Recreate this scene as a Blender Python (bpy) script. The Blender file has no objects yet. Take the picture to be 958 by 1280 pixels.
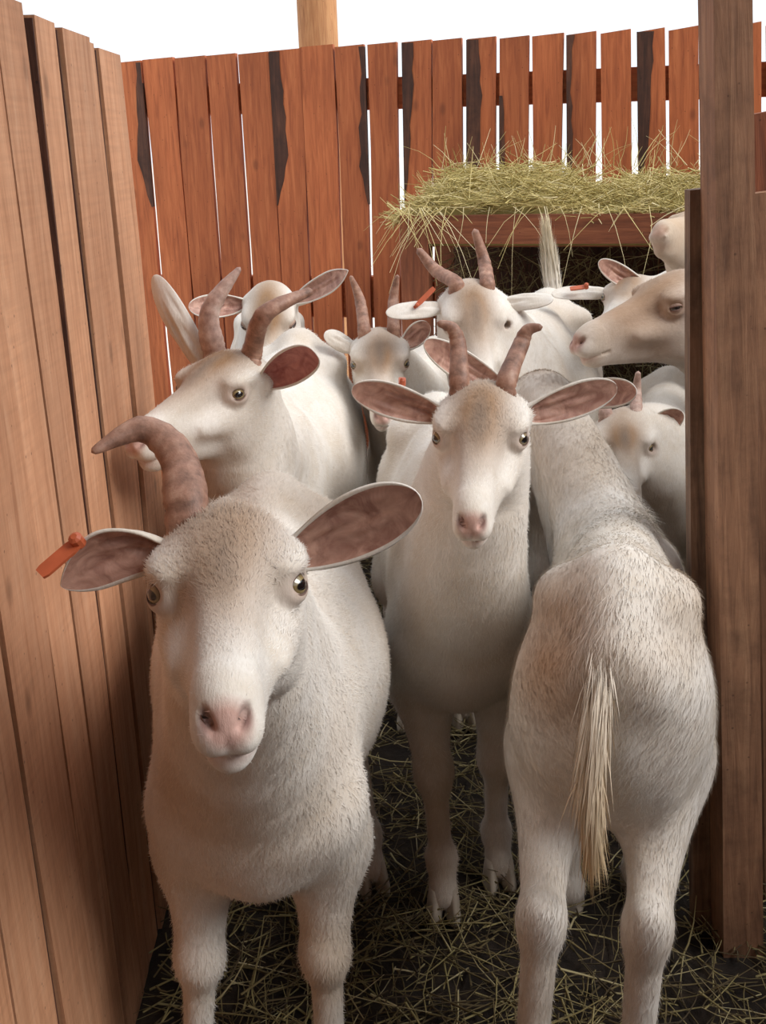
import bpy, bmesh, math, random
import numpy as np
from mathutils import Vector, Matrix

# ------------------------------------------------------------------ camera, sky, sun, exposure
SC = bpy.context.scene
COL = SC.collection
FPX, PITCH, ROLL, CAMH = 1350.0, math.radians(19.0), math.radians(1.5), 1.13
_f = np.array([0, math.cos(PITCH), -math.sin(PITCH)])
_u = np.array([0, math.sin(PITCH), math.cos(PITCH)])
_r = np.array([1.0, 0, 0])
_R = _r * math.cos(ROLL) - _u * math.sin(ROLL)
_U = _u * math.cos(ROLL) + _r * math.sin(ROLL)
CAM = np.array([0, 0, CAMH])
cam_data = bpy.data.cameras.new('camera')
cam_data.sensor_fit = 'VERTICAL'
cam_data.sensor_height = 36.0
cam_data.lens = 36.0 * FPX / 1280.0
cam_data.clip_start = 0.05
cam = bpy.data.objects.new('camera', cam_data)
COL.objects.link(cam)
cam.matrix_world = Matrix(((_R[0], _U[0], -_f[0], CAM[0]), (_R[1], _U[1], -_f[1], CAM[1]),
                           (_R[2], _U[2], -_f[2], CAM[2]), (0, 0, 0, 1)))
SC.camera = cam

world = bpy.data.worlds.new('overcast_sky')
SC.world = world
world.use_nodes = True
bg = world.node_tree.nodes['Background']
bg.inputs['Color'].default_value = (0.87, 0.935, 1.0, 1)
bg.inputs['Strength'].default_value = 0.9

sun_data = bpy.data.lights.new('hazy_sun', 'SUN')
sun_data.energy = 2.1
sun_data.angle = math.radians(35)
sun_data.color = (1.0, 0.98, 0.95)
sun = bpy.data.objects.new('hazy_sun', sun_data)
COL.objects.link(sun)
sun.rotation_euler = Vector((-0.85, 0.32, -0.85)).to_track_quat('-Z', 'Y').to_euler()

SC.view_settings.view_transform = 'Standard'
SC.view_settings.look = 'None'
SC.view_settings.gamma = 1.0
SC.view_settings.use_curve_mapping = False
SC.view_settings.exposure = 0.46

rng = np.random.default_rng(7)
random.seed(7)


def ray(px, py):
    return _f + _R * (px - 479) / FPX + _U * (640 - py) / FPX


def at(px, py, y):
    r = ray(px, py)
    return CAM + r * y / r[1]


def at_z(px, py, z):
    r = ray(px, py)
    return CAM + r * (z - CAMH) / r[2]


def at_x(px, py, x):
    r = ray(px, py)
    return CAM + r * x / r[0]


def at_plane(px, py, p0, n):
    r = ray(px, py)
    return CAM + r * (np.dot(np.array(p0) - CAM, n) / np.dot(r, n))


def srgb(r, g, b):
    c = np.array([r, g, b]) / 255.0
    return tuple(np.where(c <= 0.04045, c / 12.92, ((c + 0.055) / 1.055) ** 2.4))


# ------------------------------------------------------------------ object helpers
def link(o, parent=None):
    COL.objects.link(o)
    if parent is not None:
        o.parent = parent
    return o


def tag(o, label=None, cat=None, group=None, kind=None):
    if label: o['label'] = label
    if cat: o['category'] = cat
    if group: o['group'] = group
    if kind: o['kind'] = kind
    return o


def empty(name, loc=(0, 0, 0), rz=0.0):
    o = bpy.data.objects.new(name, None)
    o.empty_display_size = 0.05
    o.location = loc
    o.rotation_euler = (0, 0, rz)
    return link(o)


def mesh_obj(name, verts, faces, mats, parent=None, smooth=True, mat_idx=None, col=None):
    me = bpy.data.meshes.new(name)
    if isinstance(verts, np.ndarray) and isinstance(faces, np.ndarray):
        n, k = faces.shape
        me.vertices.add(len(verts)); me.vertices.foreach_set('co', verts.astype(np.float32).ravel())
        me.loops.add(n * k); me.loops.foreach_set('vertex_index', faces.astype(np.int32).ravel())
        me.polygons.add(n); me.polygons.foreach_set('loop_start', np.arange(0, n * k, k, dtype=np.int32))
        me.update(calc_edges=True)
        me.validate()
    else:
        me.from_pydata([tuple(map(float, v)) for v in verts], [], [tuple(int(i) for i in f) for f in faces])
    if not isinstance(mats, (list, tuple)): mats = [mats]
    for m in mats: me.materials.append(m)
    if mat_idx is not None:
        me.polygons.foreach_set('material_index', np.asarray(mat_idx, dtype=np.int32))
    if smooth:
        me.polygons.foreach_set('use_smooth', np.ones(len(me.polygons), dtype=bool))
    if col is not None:
        a = me.color_attributes.new('Col', 'FLOAT_COLOR', 'POINT')
        c4 = np.ones((len(me.vertices), 4), dtype=np.float32); c4[:, :3] = col
        a.data.foreach_set('color', c4.ravel())
    me.update()
    return link(bpy.data.objects.new(name, me), parent)


# ------------------------------------------------------------------ materials
def new_mat(name, rough=0.8):
    m = bpy.data.materials.new(name); m.use_nodes = True
    nt = m.node_tree; b = nt.nodes['Principled BSDF']
    b.inputs['Roughness'].default_value = rough
    return m, nt, b


def N(nt, typ, **kw):
    n = nt.nodes.new(typ)
    for k, v in kw.items():
        if k in n.inputs: n.inputs[k].default_value = v
        else: setattr(n, k, v)
    return n


def ramp(nt, fac, stops):
    r = nt.nodes.new('ShaderNodeValToRGB')
    while len(r.color_ramp.elements) < len(stops): r.color_ramp.elements.new(0.5)
    for e, (p, c) in zip(r.color_ramp.elements, stops):
        e.position = p; e.color = (*c, 1) if len(c) == 3 else c
    nt.links.new(fac, r.inputs[0])
    return r.outputs[0]


def mix(nt, fac, a, b, mode='MIX'):
    m = nt.nodes.new('ShaderNodeMix'); m.data_type = 'RGBA'; m.blend_type = mode
    for s, v in ((m.inputs[0], fac), (m.inputs[6], a), (m.inputs[7], b)):
        if isinstance(v, (int, float)): s.default_value = v
        elif isinstance(v, tuple): s.default_value = (*v, 1) if len(v) == 3 else v
        else: nt.links.new(v, s)
    return m.outputs[2]


def bump(nt, b, height, strength, dist):
    n = N(nt, 'ShaderNodeBump', Strength=strength, Distance=dist)
    nt.links.new(height, n.inputs['Height']); nt.links.new(n.outputs[0], b.inputs['Normal'])


def wood(name, c_light, c_mid, c_dark, saw=0.0, knots=0.5, var=0.35, dirt=0.0):
    """plank wood: grain runs along local Z"""
    m, nt, b = new_mat(name, 0.78)
    tc = N(nt, 'ShaderNodeTexCoord'); oi = N(nt, 'ShaderNodeObjectInfo')
    off = N(nt, 'ShaderNodeVectorMath', operation='MULTIPLY_ADD')
    cmb = N(nt, 'ShaderNodeCombineXYZ')
    for i in range(3): nt.links.new(oi.outputs['Random'], cmb.inputs[i])
    nt.links.new(cmb.outputs[0], off.inputs[0]); off.inputs[1].default_value = (37, 53, 71)
    nt.links.new(tc.outputs['Object'], off.inputs[2])
    mp = N(nt, 'ShaderNodeMapping'); mp.inputs['Scale'].default_value = (1, 1, 0.07)
    nt.links.new(off.outputs[0], mp.inputs[0])
    g = N(nt, 'ShaderNodeTexNoise', Scale=90.0, Detail=6.0, Roughness=0.65, Distortion=0.6)
    nt.links.new(mp.outputs[0], g.inputs['Vector'])
    mp2 = N(nt, 'ShaderNodeMapping'); mp2.inputs['Scale'].default_value = (1, 1, 0.25)
    nt.links.new(off.outputs[0], mp2.inputs[0])
    big = N(nt, 'ShaderNodeTexNoise', Scale=9.0, Detail=4.0)
    nt.links.new(mp2.outputs[0], big.inputs['Vector'])
    c = ramp(nt, g.outputs[0], [(0.25, c_dark), (0.5, c_mid), (0.75, c_light)])
    tone = ramp(nt, big.outputs[0], [(0.3, (0.74, 0.71, 0.68)), (0.62, (1.05, 1.03, 1.0))])
    c = mix(nt, 0.8, c, tone, 'MULTIPLY')
    pt = ramp(nt, oi.outputs['Random'], [(0.0, (1 - var, 1 - var * 1.1, 1 - var * 1.15)), (1.0, (1.08, 1.08, 1.08))])
    c = mix(nt, 1.0, c, pt, 'MULTIPLY')
    # knots: stretched voronoi spots
    mk = N(nt, 'ShaderNodeMapping'); mk.inputs['Scale'].default_value = (1, 1, 0.55)
    nt.links.new(off.outputs[0], mk.inputs[0])
    vo = N(nt, 'ShaderNodeTexVoronoi', Scale=11.0)
    nt.links.new(mk.outputs[0], vo.inputs['Vector'])
    kf = ramp(nt, vo.outputs['Distance'], [(0.05, (1, 1, 1)), (0.13, (0, 0, 0))])
    kk = N(nt, 'ShaderNodeMath', operation='MULTIPLY'); nt.links.new(kf, kk.inputs[0]); kk.inputs[1].default_value = knots
    c = mix(nt, kk.outputs[0], c, tuple(x * 0.3 for x in c_dark))
    # nail holes and specks
    vs = N(nt, 'ShaderNodeTexVoronoi', Scale=45.0)
    nt.links.new(off.outputs[0], vs.inputs['Vector'])
    sf = ramp(nt, vs.outputs['Distance'], [(0.055, (1, 1, 1)), (0.085, (0, 0, 0))])
    sm = N(nt, 'ShaderNodeMath', operation='MULTIPLY'); nt.links.new(sf, sm.inputs[0]); sm.inputs[1].default_value = 0.55
    c = mix(nt, sm.outputs[0], c, tuple(x * 0.25 for x in c_dark))
    h = g.outputs[0]
    if saw > 0:
        ms = N(nt, 'ShaderNodeMapping'); ms.inputs['Scale'].default_value = (9, 9, 150)
        nt.links.new(off.outputs[0], ms.inputs[0])
        w = N(nt, 'ShaderNodeTexNoise', Scale=1.0, Detail=3.0)
        nt.links.new(ms.outputs[0], w.inputs['Vector'])
        sw = ramp(nt, w.outputs[0], [(0.32, (1 - saw,) * 3), (0.62, (1, 1, 1))])
        c = mix(nt, big.outputs[0], c, mix(nt, 1.0, c, sw, 'MULTIPLY'))
    if dirt > 0:
        d = N(nt, 'ShaderNodeTexNoise', Scale=14.0, Detail=8.0, Roughness=0.7)
        nt.links.new(off.outputs[0], d.inputs['Vector'])
        df = ramp(nt, d.outputs[0], [(0.45, (0, 0, 0)), (0.68, (dirt,) * 3)])
        c = mix(nt, df, c, tuple(x * 0.45 for x in c_dark))
    nt.links.new(c, b.inputs['Base Color'])
    bump(nt, b, h, 0.35, 0.004)
    return m


M = {}
M['fence'] = wood('orange_stained_board', srgb(220, 134, 84), srgb(196, 110, 66), srgb(154, 80, 48), knots=0.45, var=0.22)
M['bark'] = wood('dark_bark_and_shade', srgb(118, 76, 56), srgb(88, 54, 40), srgb(52, 34, 27), knots=0.2, var=0.2, dirt=0.5)  # real bark on the fence, painted gap shade on the left wall
M['raw'] = wood('raw_sawn_pine', srgb(218, 170, 136), srgb(204, 150, 114), srgb(172, 118, 84), saw=0.17, knots=0.5, var=0.16)
M['post'] = wood('weathered_brown_post', srgb(190, 148, 116), srgb(164, 122, 94), srgb(122, 88, 68), knots=0.3, var=0.12, dirt=0.5)
M['grey'] = wood('grey_weathered_board', srgb(170, 142, 118), srgb(134, 106, 86), srgb(80, 62, 52), knots=0.3, var=0.12, dirt=0.6)
M['manger'] = wood('brown_manger_wood', srgb(176, 112, 78), srgb(146, 86, 58), srgb(104, 60, 42), knots=0.3, var=0.2)
M['log'] = wood('peeled_log', srgb(214, 168, 118), srgb(190, 138, 92), srgb(150, 100, 62), knots=0.3, var=0.1)


def coat_material():
    m, nt, b = new_mat('white_goat_coat', 0.75)
    at_ = N(nt, 'ShaderNodeAttribute', attribute_name='Col')
    tc = N(nt, 'ShaderNodeTexCoord')
    n1 = N(nt, 'ShaderNodeTexNoise', Scale=16.0, Detail=5.0, Roughness=0.6)
    nt.links.new(tc.outputs['Object'], n1.inputs['Vector'])
    mp = N(nt, 'ShaderNodeMapping'); mp.inputs['Scale'].default_value = (1, 0.35, 0.35)
    nt.links.new(tc.outputs['Object'], mp.inputs[0])
    n2 = N(nt, 'ShaderNodeTexNoise', Scale=380.0, Detail=4.0, Roughness=0.7)
    nt.links.new(mp.outputs[0], n2.inputs['Vector'])
    t1 = ramp(nt, n1.outputs[0], [(0.35, (0.86, 0.80, 0.72)), (0.6, (1.0, 1.0, 1.0))])
    c = mix(nt, 0.75, at_.outputs['Color'], t1, 'MULTIPLY')
    t2 = ramp(nt, n2.outputs[0], [(0.3, (0.84, 0.81, 0.78)), (0.6, (1.0, 1.0, 1.0))])
    c = mix(nt, 0.6, c, t2, 'MULTIPLY')
    nt.links.new(c, b.inputs['Base Color'])
    b.inputs['Sheen Weight'].default_value = 0.15
    b.inputs['Sheen Roughness'].default_value = 0.5
    b.inputs['Specular IOR Level'].default_value = 0.25
    bump(nt, b, n2.outputs[0], 0.35, 0.002)
    return m


def fur_material():
    m, nt, b = new_mat('white_fur_hair', 0.7)
    at_ = N(nt, 'ShaderNodeAttribute', attribute_name='Col')
    nt.links.new(at_.outputs['Color'], b.inputs['Base Color'])
    b.inputs['Specular IOR Level'].default_value = 0.2
    return m


def horn_material(name, c1, c2, c3):
    m, nt, b = new_mat(name, 0.55)
    at_ = N(nt, 'ShaderNodeAttribute', attribute_name='Col')
    tc = N(nt, 'ShaderNodeTexCoord')
    n1 = N(nt, 'ShaderNodeTexNoise', Scale=55.0, Detail=5.0, Roughness=0.65)
    nt.links.new(tc.outputs['Object'], n1.inputs['Vector'])
    c = ramp(nt, n1.outputs[0], [(0.3, c1), (0.52, c2), (0.75, c3)])
    c = mix(nt, 1.0, c, at_.outputs['Color'], 'MULTIPLY')
    nt.links.new(c, b.inputs['Base Color'])
    bump(nt, b, n1.outputs[0], 0.4, 0.003)
    return m


def skin_material(name, c1, c2):
    m, nt, b = new_mat(name, 0.55)
    tc = N(nt, 'ShaderNodeTexCoord')
    n1 = N(nt, 'ShaderNodeTexNoise', Scale=45.0, Detail=5.0, Roughness=0.6, Distortion=0.8)
    nt.links.new(tc.outputs['Object'], n1.inputs['Vector'])
    c = ramp(nt, n1.outputs[0], [(0.35, c1), (0.65, c2)])
    nt.links.new(c, b.inputs['Base Color'])
    b.inputs['Subsurface Weight'].default_value = 0.15
    b.inputs['Subsurface Radius'].default_value = (0.012, 0.004, 0.003)
    bump(nt, b, n1.outputs[0], 0.3, 0.003)
    return m


def simple(name, c, rough=0.6, spec=0.5):
    m, nt, b = new_mat(name, rough)
    tc = N(nt, 'ShaderNodeTexCoord')
    n1 = N(nt, 'ShaderNodeTexNoise', Scale=60.0, Detail=4.0)
    nt.links.new(tc.outputs['Object'], n1.inputs['Vector'])
    cc = ramp(nt, n1.outputs[0], [(0.3, tuple(x * 0.8 for x in c)), (0.7, c)])
    nt.links.new(cc, b.inputs['Base Color'])
    b.inputs['Specular IOR Level'].default_value = spec
    return m


def eye_material():
    """iris and horizontal pupil read from the eyeball's own shape: local Z looks out, X is horizontal"""
    m, nt, b = new_mat('goat_eye', 0.06)
    tc = N(nt, 'ShaderNodeTexCoord'); sp = N(nt, 'ShaderNodeSeparateXYZ')
    nt.links.new(tc.outputs['Object'], sp.inputs[0])

    def comb(sx, sy):
        a = N(nt, 'ShaderNodeMath', operation='MULTIPLY'); nt.links.new(sp.outputs[0], a.inputs[0]); a.inputs[1].default_value = sx
        c = N(nt, 'ShaderNodeMath', operation='MULTIPLY'); nt.links.new(sp.outputs[1], c.inputs[0]); c.inputs[1].default_value = sy
        v = N(nt, 'ShaderNodeCombineXYZ'); nt.links.new(a.outputs[0], v.inputs[0]); nt.links.new(c.outputs[0], v.inputs[1])
        l = N(nt, 'ShaderNodeVectorMath', operation='LENGTH'); nt.links.new(v.outputs[0], l.inputs[0])
        return l.outputs['Value']
    pupil = comb(1 / 0.0074, 1 / 0.0042)
    iris = comb(1 / 0.0105, 1 / 0.0105)
    ic = ramp(nt, iris, [(0.3, srgb(168, 150, 106)), (0.75, srgb(122, 104, 72)), (0.93, srgb(52, 42, 32)), (1.0, srgb(120, 100, 90))])
    pf = ramp(nt, pupil, [(0.85, (1, 1, 1)), (1.05, (0, 0, 0))])
    c = mix(nt, pf, ic, srgb(14, 14, 18))
    nt.links.new(c, b.inputs['Base Color'])
    b.inputs['Coat Weight'].default_value = 1.0
    b.inputs['Coat Roughness'].default_value = 0.03
    return m


M['coat'] = coat_material()
M['fur'] = fur_material()
M['horn'] = horn_material('brown_horn', srgb(114, 80, 64), srgb(164, 122, 102), srgb(202, 164, 142))
M['horn_pale'] = horn_material('pale_pink_horn', srgb(150, 116, 104), srgb(190, 158, 144), srgb(222, 198, 184))
M['ear_in'] = skin_material('pink_inner_ear', srgb(150, 106, 92), srgb(204, 162, 144))
M['ear_red'] = skin_material('deep_pink_inner_ear', srgb(142, 74, 68), srgb(188, 126, 116))
M['udder'] = skin_material('pink_udder_skin', srgb(150, 104, 84), srgb(196, 146, 122))
M['hoof'] = simple('grey_hoof_horn', srgb(196, 182, 164), 0.6)
M['hoof_dark'] = simple('dark_hoof_horn', srgb(96, 84, 74), 0.6)
M['tag'] = simple('orange_tag_plastic', srgb(196, 98, 62), 0.45)
M['eye'] = eye_material()


def straw_material(name, stops):
    m, nt, b = new_mat(name, 0.7)
    at_ = N(nt, 'ShaderNodeAttribute', attribute_name='Col')
    c = ramp(nt, at_.outputs['Fac'], stops)
    nt.links.new(c, b.inputs['Base Color'])
    return m


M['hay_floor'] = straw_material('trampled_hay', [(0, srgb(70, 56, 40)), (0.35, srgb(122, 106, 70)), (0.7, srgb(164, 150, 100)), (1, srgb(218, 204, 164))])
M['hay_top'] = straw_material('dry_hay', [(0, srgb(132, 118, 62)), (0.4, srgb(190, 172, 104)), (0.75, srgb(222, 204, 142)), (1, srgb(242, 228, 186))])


def dirt_material():
    m, nt, b = new_mat('dark_trampled_litter', 0.9)
    tc = N(nt, 'ShaderNodeTexCoord')
    n1 = N(nt, 'ShaderNodeTexNoise', Scale=22.0, Detail=9.0, Roughness=0.7)
    nt.links.new(tc.outputs['Object'], n1.inputs['Vector'])
    c = ramp(nt, n1.outputs[0], [(0.3, srgb(26, 20, 17)), (0.55, srgb(50, 39, 30)), (0.8, srgb(86, 70, 50))])
    nt.links.new(c, b.inputs['Base Color'])
    bump(nt, b, n1.outputs[0], 0.8, 0.02)
    return m


M['dirt'] = dirt_material()
M['outside'] = simple('pale_dry_yard', srgb(238, 232, 222), 0.9)


# ------------------------------------------------------------------ structure: ground, walls
def box_plank(name, p0, p1, width_dir, w0, w1, thick_dir, th, mat, parent, seg=5, jit=0.002, seed=0, top_cut=0.0):
    """board from base p0 to top p1 (centre line of its face); local Z runs up the board"""
    r = random.Random(seed)
    p0 = Vector(p0); p1 = Vector(p1); wd = Vector(width_dir).normalized(); td = Vector(thick_dir).normalized()
    L = (p1 - p0).length
    zd = (p1 - p0).normalized()
    wd = (wd - zd * wd.dot(zd)).normalized(); td = zd.cross(wd) if zd.cross(wd).dot(td) > 0 else wd.cross(zd)
    yd = zd.cross(wd)
    sgn = 1 if yd.dot(td) > 0 else -1
    vs, fs = [], []
    for i in range(seg + 1):
        t = i / seg
        w = (w0 + (w1 - w0) * t) / 2
        a = -w + r.uniform(-jit, jit); b = w + r.uniform(-jit, jit)
        dz = L * t
        e = top_cut * (1 if i == seg else 0)
        bow = r.uniform(-jit, jit) * 0.5
        vs += [(a, sgn * bow, dz - e), (b, sgn * bow, dz + e), (b, sgn * (th + bow), dz + e), (a, sgn * (th + bow), dz - e)]
    for i in range(seg):
        o = i * 4
        for k in range(4):
            q = (o + k, o + (k + 1) % 4, o + 4 + (k + 1) % 4, o + 4 + k)
            fs.append(q if sgn > 0 else q[::-1])
    fs.append((3, 2, 1, 0) if sgn > 0 else (0, 1, 2, 3)); o = seg * 4
    fs.append((o, o + 1, o + 2, o + 3) if sgn > 0 else (o + 3, o + 2, o + 1, o))
    ob = mesh_obj(name, vs, fs, mat, None, smooth=False)
    mw = Matrix(((wd.x, yd.x, zd.x, p0.x), (wd.y, yd.y, zd.y, p0.y), (wd.z, yd.z, zd.z, p0.z), (0, 0, 0, 1)))
    if parent is not None:
        ob.parent = parent
        ob.matrix_basis = parent.matrix_basis.inverted() @ mw
    else:
        ob.matrix_basis = mw
    return ob


def build_floor():
    nx, ny = 70, 110
    xs = np.linspace(-1.3, 1.6, nx); ys = np.linspace(-0.6, 3.75, ny)
    X, Y = np.meshgrid(xs, ys, indexing='ij')
    Z = (np.sin(X * 9 + 1.3 * np.sin(Y * 5)) * np.cos(Y * 8 + X * 3) * 0.006 + rng.normal(0, 0.003, X.shape)) - 0.008
    v = np.stack([X, Y, Z], -1).reshape(-1, 3)
    idx = np.arange(nx * ny).reshape(nx, ny)
    f = np.stack([idx[:-1, :-1], idx[1:, :-1], idx[1:, 1:], idx[:-1, 1:]], -1).reshape(-1, 4)
    o = mesh_obj('floor', v, f, M['dirt'])
    tag(o, 'dark trampled litter floor of the goat pen', kind='structure')
    v = [(-40, -20, -0.06), (40, -20, -0.06), (40, 80, -0.06), (-40, 80, -0.06)]
    o2 = mesh_obj('ground', v, [(0, 1, 2, 3)], M['outside'], smooth=False)
    tag(o2, 'pale sunlit yard beyond the board fence', kind='structure')


build_floor()

# back fence: a slightly slanting line of upright boards
FN = np.array([0.27, 1.0, 0.0]); FN /= np.linalg.norm(FN)
FP = np.array([0.0, 3.33, 0.0])
FD = np.array([FN[1], -FN[0], 0.0])
wall_back = empty('wall_back', tuple(FP)); tag(wall_back, 'back fence of upright orange boards with bright gaps', kind='structure')
planks = [(143, 175, 77), (178, 215, 73), (217, 255, 71), (258, 295, 68), (297, 336, 66), (337, 375, 62), (376, 417, 57), (419, 455, 57),
          (459, 496, 54), (503, 538, 51), (540, 578, 49), (584, 621, 47), (625, 662, 46), (666, 704, 43), (709, 746, 41), (750, 789, 39),
          (797, 832, 37), (836, 874, 35), (878, 914, 33), (917, 953, 30), (957, 995, 28), (999, 1036, 26)]
barks = {5: 'L', 0: 'R', 7: 'R', 9: 'L', 11: 'L', 12: 'l', 14: 'L', 16: 'L'}
bp = {}
planks += [(1040 + 41 * k, 1077 + 41 * k, 24 - 2 * k) for k in range(4)]
for i, (xa, xb, yt) in enumerate([(66, 100, 82), (104, 140, 80)] + planks + [(66 - 41 * k, 103 - 41 * k, 82 + 2 * k) for k in range(1, 6)]):
    a = at_plane(xa, yt, FP, FN); b = at_plane(xb, yt, FP, FN)
    c = (a + b) / 2; w = float(np.dot(b - a, FD))
    lean = 0.004 * math.sin(i * 2.3)
    xm = (xa + xb) / 2; kx = min(max((xm - 560) / 200, 0), 1)
    if kx > 0:
        lw = at_plane(xm + 300 * ((1 - kx) * (582 - xm) / 4000 + kx * 0.010), yt + 300, FP, FN)
        lean += float((lw[0] - c[0]) / (c[2] - lw[2]) * c[2])
    box_plank('plank', (c[0] + lean, c[1] - lean * FN[0] / FN[1], -0.02), (c[0], c[1], c[2]), FD, w * 0.94, w, FN, 0.02, M['fence'], wall_back, seed=i, jit=0.0025, top_cut=0.002)
    bk = barks.get(i - 2)
    if bk:   # waney bark left on one edge of the board
        n = 12; vs, fs = [], []
        rr = random.Random(i)
        side = -1 if bk in 'Ll' else 1
        z0, z1 = (0.95, c[2] - 0.004) if bk != 'l' else (0.7, c[2] - 0.15)
        for k in range(n + 1):
            t = k / n
            zz = z0 + (z1 - z0) * t
            ww = (0.020 + 0.012 * math.sin(2.2 * t + i) + 0.009 * rr.random()) * (1.2 if bk in 'LR' else 0.6) * min(1, 3 * t + 0.1)
            e = c + FD * (side * (w / 2 + 0.0015) + lean * (c[2] - zz) / c[2]); inn = e - FD * side * ww
            for q, dy in ((e, 0.0), (inn, 0.0)):
                pf = q - FN * (0.004 if q is e else 0.0012); vs.append((pf[0], pf[1], zz))
            pb = e + FN * 0.012; vs.append((pb[0], pb[1], zz))
        for k in range(n):
            o = 3 * k
            fs += [(o, o + 1, o + 4, o + 3), (o + 2, o, o + 3, o + 5)]
        vs = [(x - FP[0], y - FP[1], z) for x, y, z in vs]
        mesh_obj('bark_or_shade_edge', vs, fs, M['bark'], wall_back, smooth=False)
FB = FP + FN * 0.0225
for ya, yb, xr in ((96, 136, 500), (345, 395, 330)):
    za = at_plane(xr, ya, FB, FN)[2]; zb = at_plane(xr, yb, FB, FN)[2]
    zc = (za + zb) / 2
    p0 = FB - FD * 1.3; p1 = FB + FD * 1.45
    box_plank('rail', (p0[0], p0[1], zc), (p1[0], p1[1], zc), (0, 0, 1), za - zb, za - zb, FN, 0.035, M['fence'], wall_back, seed=77, jit=0.001)

# left wall: pale raw boards, seen at a steep angle
WX = -0.36
wall_left = empty('wall_left', (WX, 1.0, 0)); tag(wall_left, 'pale raw pine board wall along the left side of the pen', kind='structure')
# (near edge px at top row, far edge px) measured on the plane
cuts = [(-220, -132), (-128, -62), (-59, 2.5), (6.5, 42), (45, 77), (77.5, 110), (113.5, 144), (146, 153), (156, 181)]
ref_y = 400
for i, (xa, xb) in enumerate(cuts):
    ya = at_x(xa, ref_y, WX)[1]; yb = at_x(xb, ref_y, WX)[1]
    top = 1.262 + [0, 0.005, 0.012, -0.006, 0.012, 0.004, 0.0, -0.004, -0.008][i]
    proud = [0.0, 0.0, 0.003, 0.0, 0.0, 0.0, 0.003, 0.0, 0.003][i]
    wid0 = yb - ya; y0 = yc = (ya + yb) / 2
    if i == 5: ya += 0.035; yc = (ya + yb) / 2      # the split between two boards opens towards the top
    box_plank('plank', (WX + proud, y0, -0.02), (WX + proud, yc, top), (0, 1, 0), wid0, yb - ya, (-1, 0, 0), 0.024,
              M['raw'], wall_left, seed=20 + i, jit=0.003)
    if i in (2, 3, 5, 6, 8):     # dark strip on the near edge paints shade into the gap
        box_plank('bark_or_shade_edge', (WX - 0.012, y0 - wid0 / 2 - 0.0015, -0.02), (WX - 0.012, ya - 0.0015, top - 0.003), (1, 0, 0), 0.020, 0.020, (0, -1, 0), 0.0035,
                  M['bark'], wall_left, seed=120 + i, jit=0.002)
box_plank('rail', (WX - 0.055, 0.3, 0.95), (WX - 0.055, 1.6, 0.95), (0, 0, 1), 0.1, 0.1, (-1, 0, 0), 0.04, M['raw'], wall_left, seed=31)
box_plank('rail', (WX - 0.055, 0.3, 0.35), (WX - 0.055, 1.6, 0.35), (0, 0, 1), 0.1, 0.1, (-1, 0, 0), 0.04, M['raw'], wall_left, seed=32)
for k in range(7):
    box_plank('backing_board', (WX - 0.027, 0.39 + 0.19 * k, -0.02), (WX - 0.027, 0.39 + 0.19 * k, 1.245), (0, 1, 0), 0.189, 0.189, (-1, 0, 0), 0.02, M['post'], wall_left, seed=140 + k, jit=0.001)

# post behind the fence
lp = at(397, 30, 4.2)
vs, fs = [], []
ns, nr = 20, 8
for k in range(nr + 1):
    z = -0.06 + 2.9 * k / nr
    for j in range(ns):
        a = 2 * math.pi * j / ns
        r_ = 0.074 * (1 + 0.03 * math.sin(2 * a + k) + 0.02 * math.sin(5 * a + 2 * k)) * (1 - 0.03 * k / nr)
        vs.append((r_ * math.cos(a), r_ * math.sin(a), z))
for k in range(nr):
    for j in range(ns): fs.append((k * ns + j, k * ns + (j + 1) % ns, (k + 1) * ns + (j + 1) % ns, (k + 1) * ns + j))
fs.append(tuple(range(ns))[::-1]); fs.append(tuple(nr * ns + j for j in range(ns)))
o = mesh_obj('log_post', vs, fs, M['log']); o.location = (lp[0], lp[1], 0)
tag(o, 'round peeled log post standing behind the board fence', 'post')

# right gate post with its boards
gp = empty('gate_post', (0.5, 1.29, 0)); tag(gp, 'tall brown square post at the right edge with grey board nailed on', 'post')
def lean_board(name, xa0, xb0, xa1, xb1, pyb, pyt, y, th, mat, parent, seed, over=0.0):
    a0, b0 = at(xa0, pyb, y), at(xb0, pyb, y); a1, b1 = at(xa1, pyt, y), at(xb1, pyt, y)
    c0 = (a0 + b0) / 2; c1 = (a1 + b1) / 2
    d = (c1 - c0) / (c1[2] - c0[2]); p0 = c0 + d * (-0.02 - c0[2]); p1 = c1 + d * over
    return box_plank(name, p0, p1, (1, 0, 0), np.linalg.norm(b0 - a0), np.linalg.norm(b1 - a1), (0, 1, 0), th, mat, parent, seed=seed, jit=0.0012)
lean_board('post', 905, 955, 894, 939, 1190, 0, 1.272, 0.06, M['post'], gp, 41, over=0.3)
lean_board('side_board', 868, 908, 863, 897, 1185, 236, 1.335, 0.024, M['grey'], gp, 42)
rp = empty('side_partition', (0.6, 1.36, 0)); tag(rp, 'dark board partition running off behind the right-hand post', 'fence')
pk = lean_board('plank', 958, 1030, 945, 1017, 1130, 237, 1.39, 0.022, M['post'], rp, 43)
for k in range(1, 14):
    q = pk.copy(); q.data = pk.data; COL.objects.link(q); q.parent = rp
    q.matrix_basis = Matrix.Translation((0.0772 * k, 0, -0.012 * (k % 3))) @ pk.matrix_basis
lean_board('plank', 950, 1050, 941, 1036, 340, 134, 1.416, 0.022, M['manger'], rp, 45)

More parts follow.
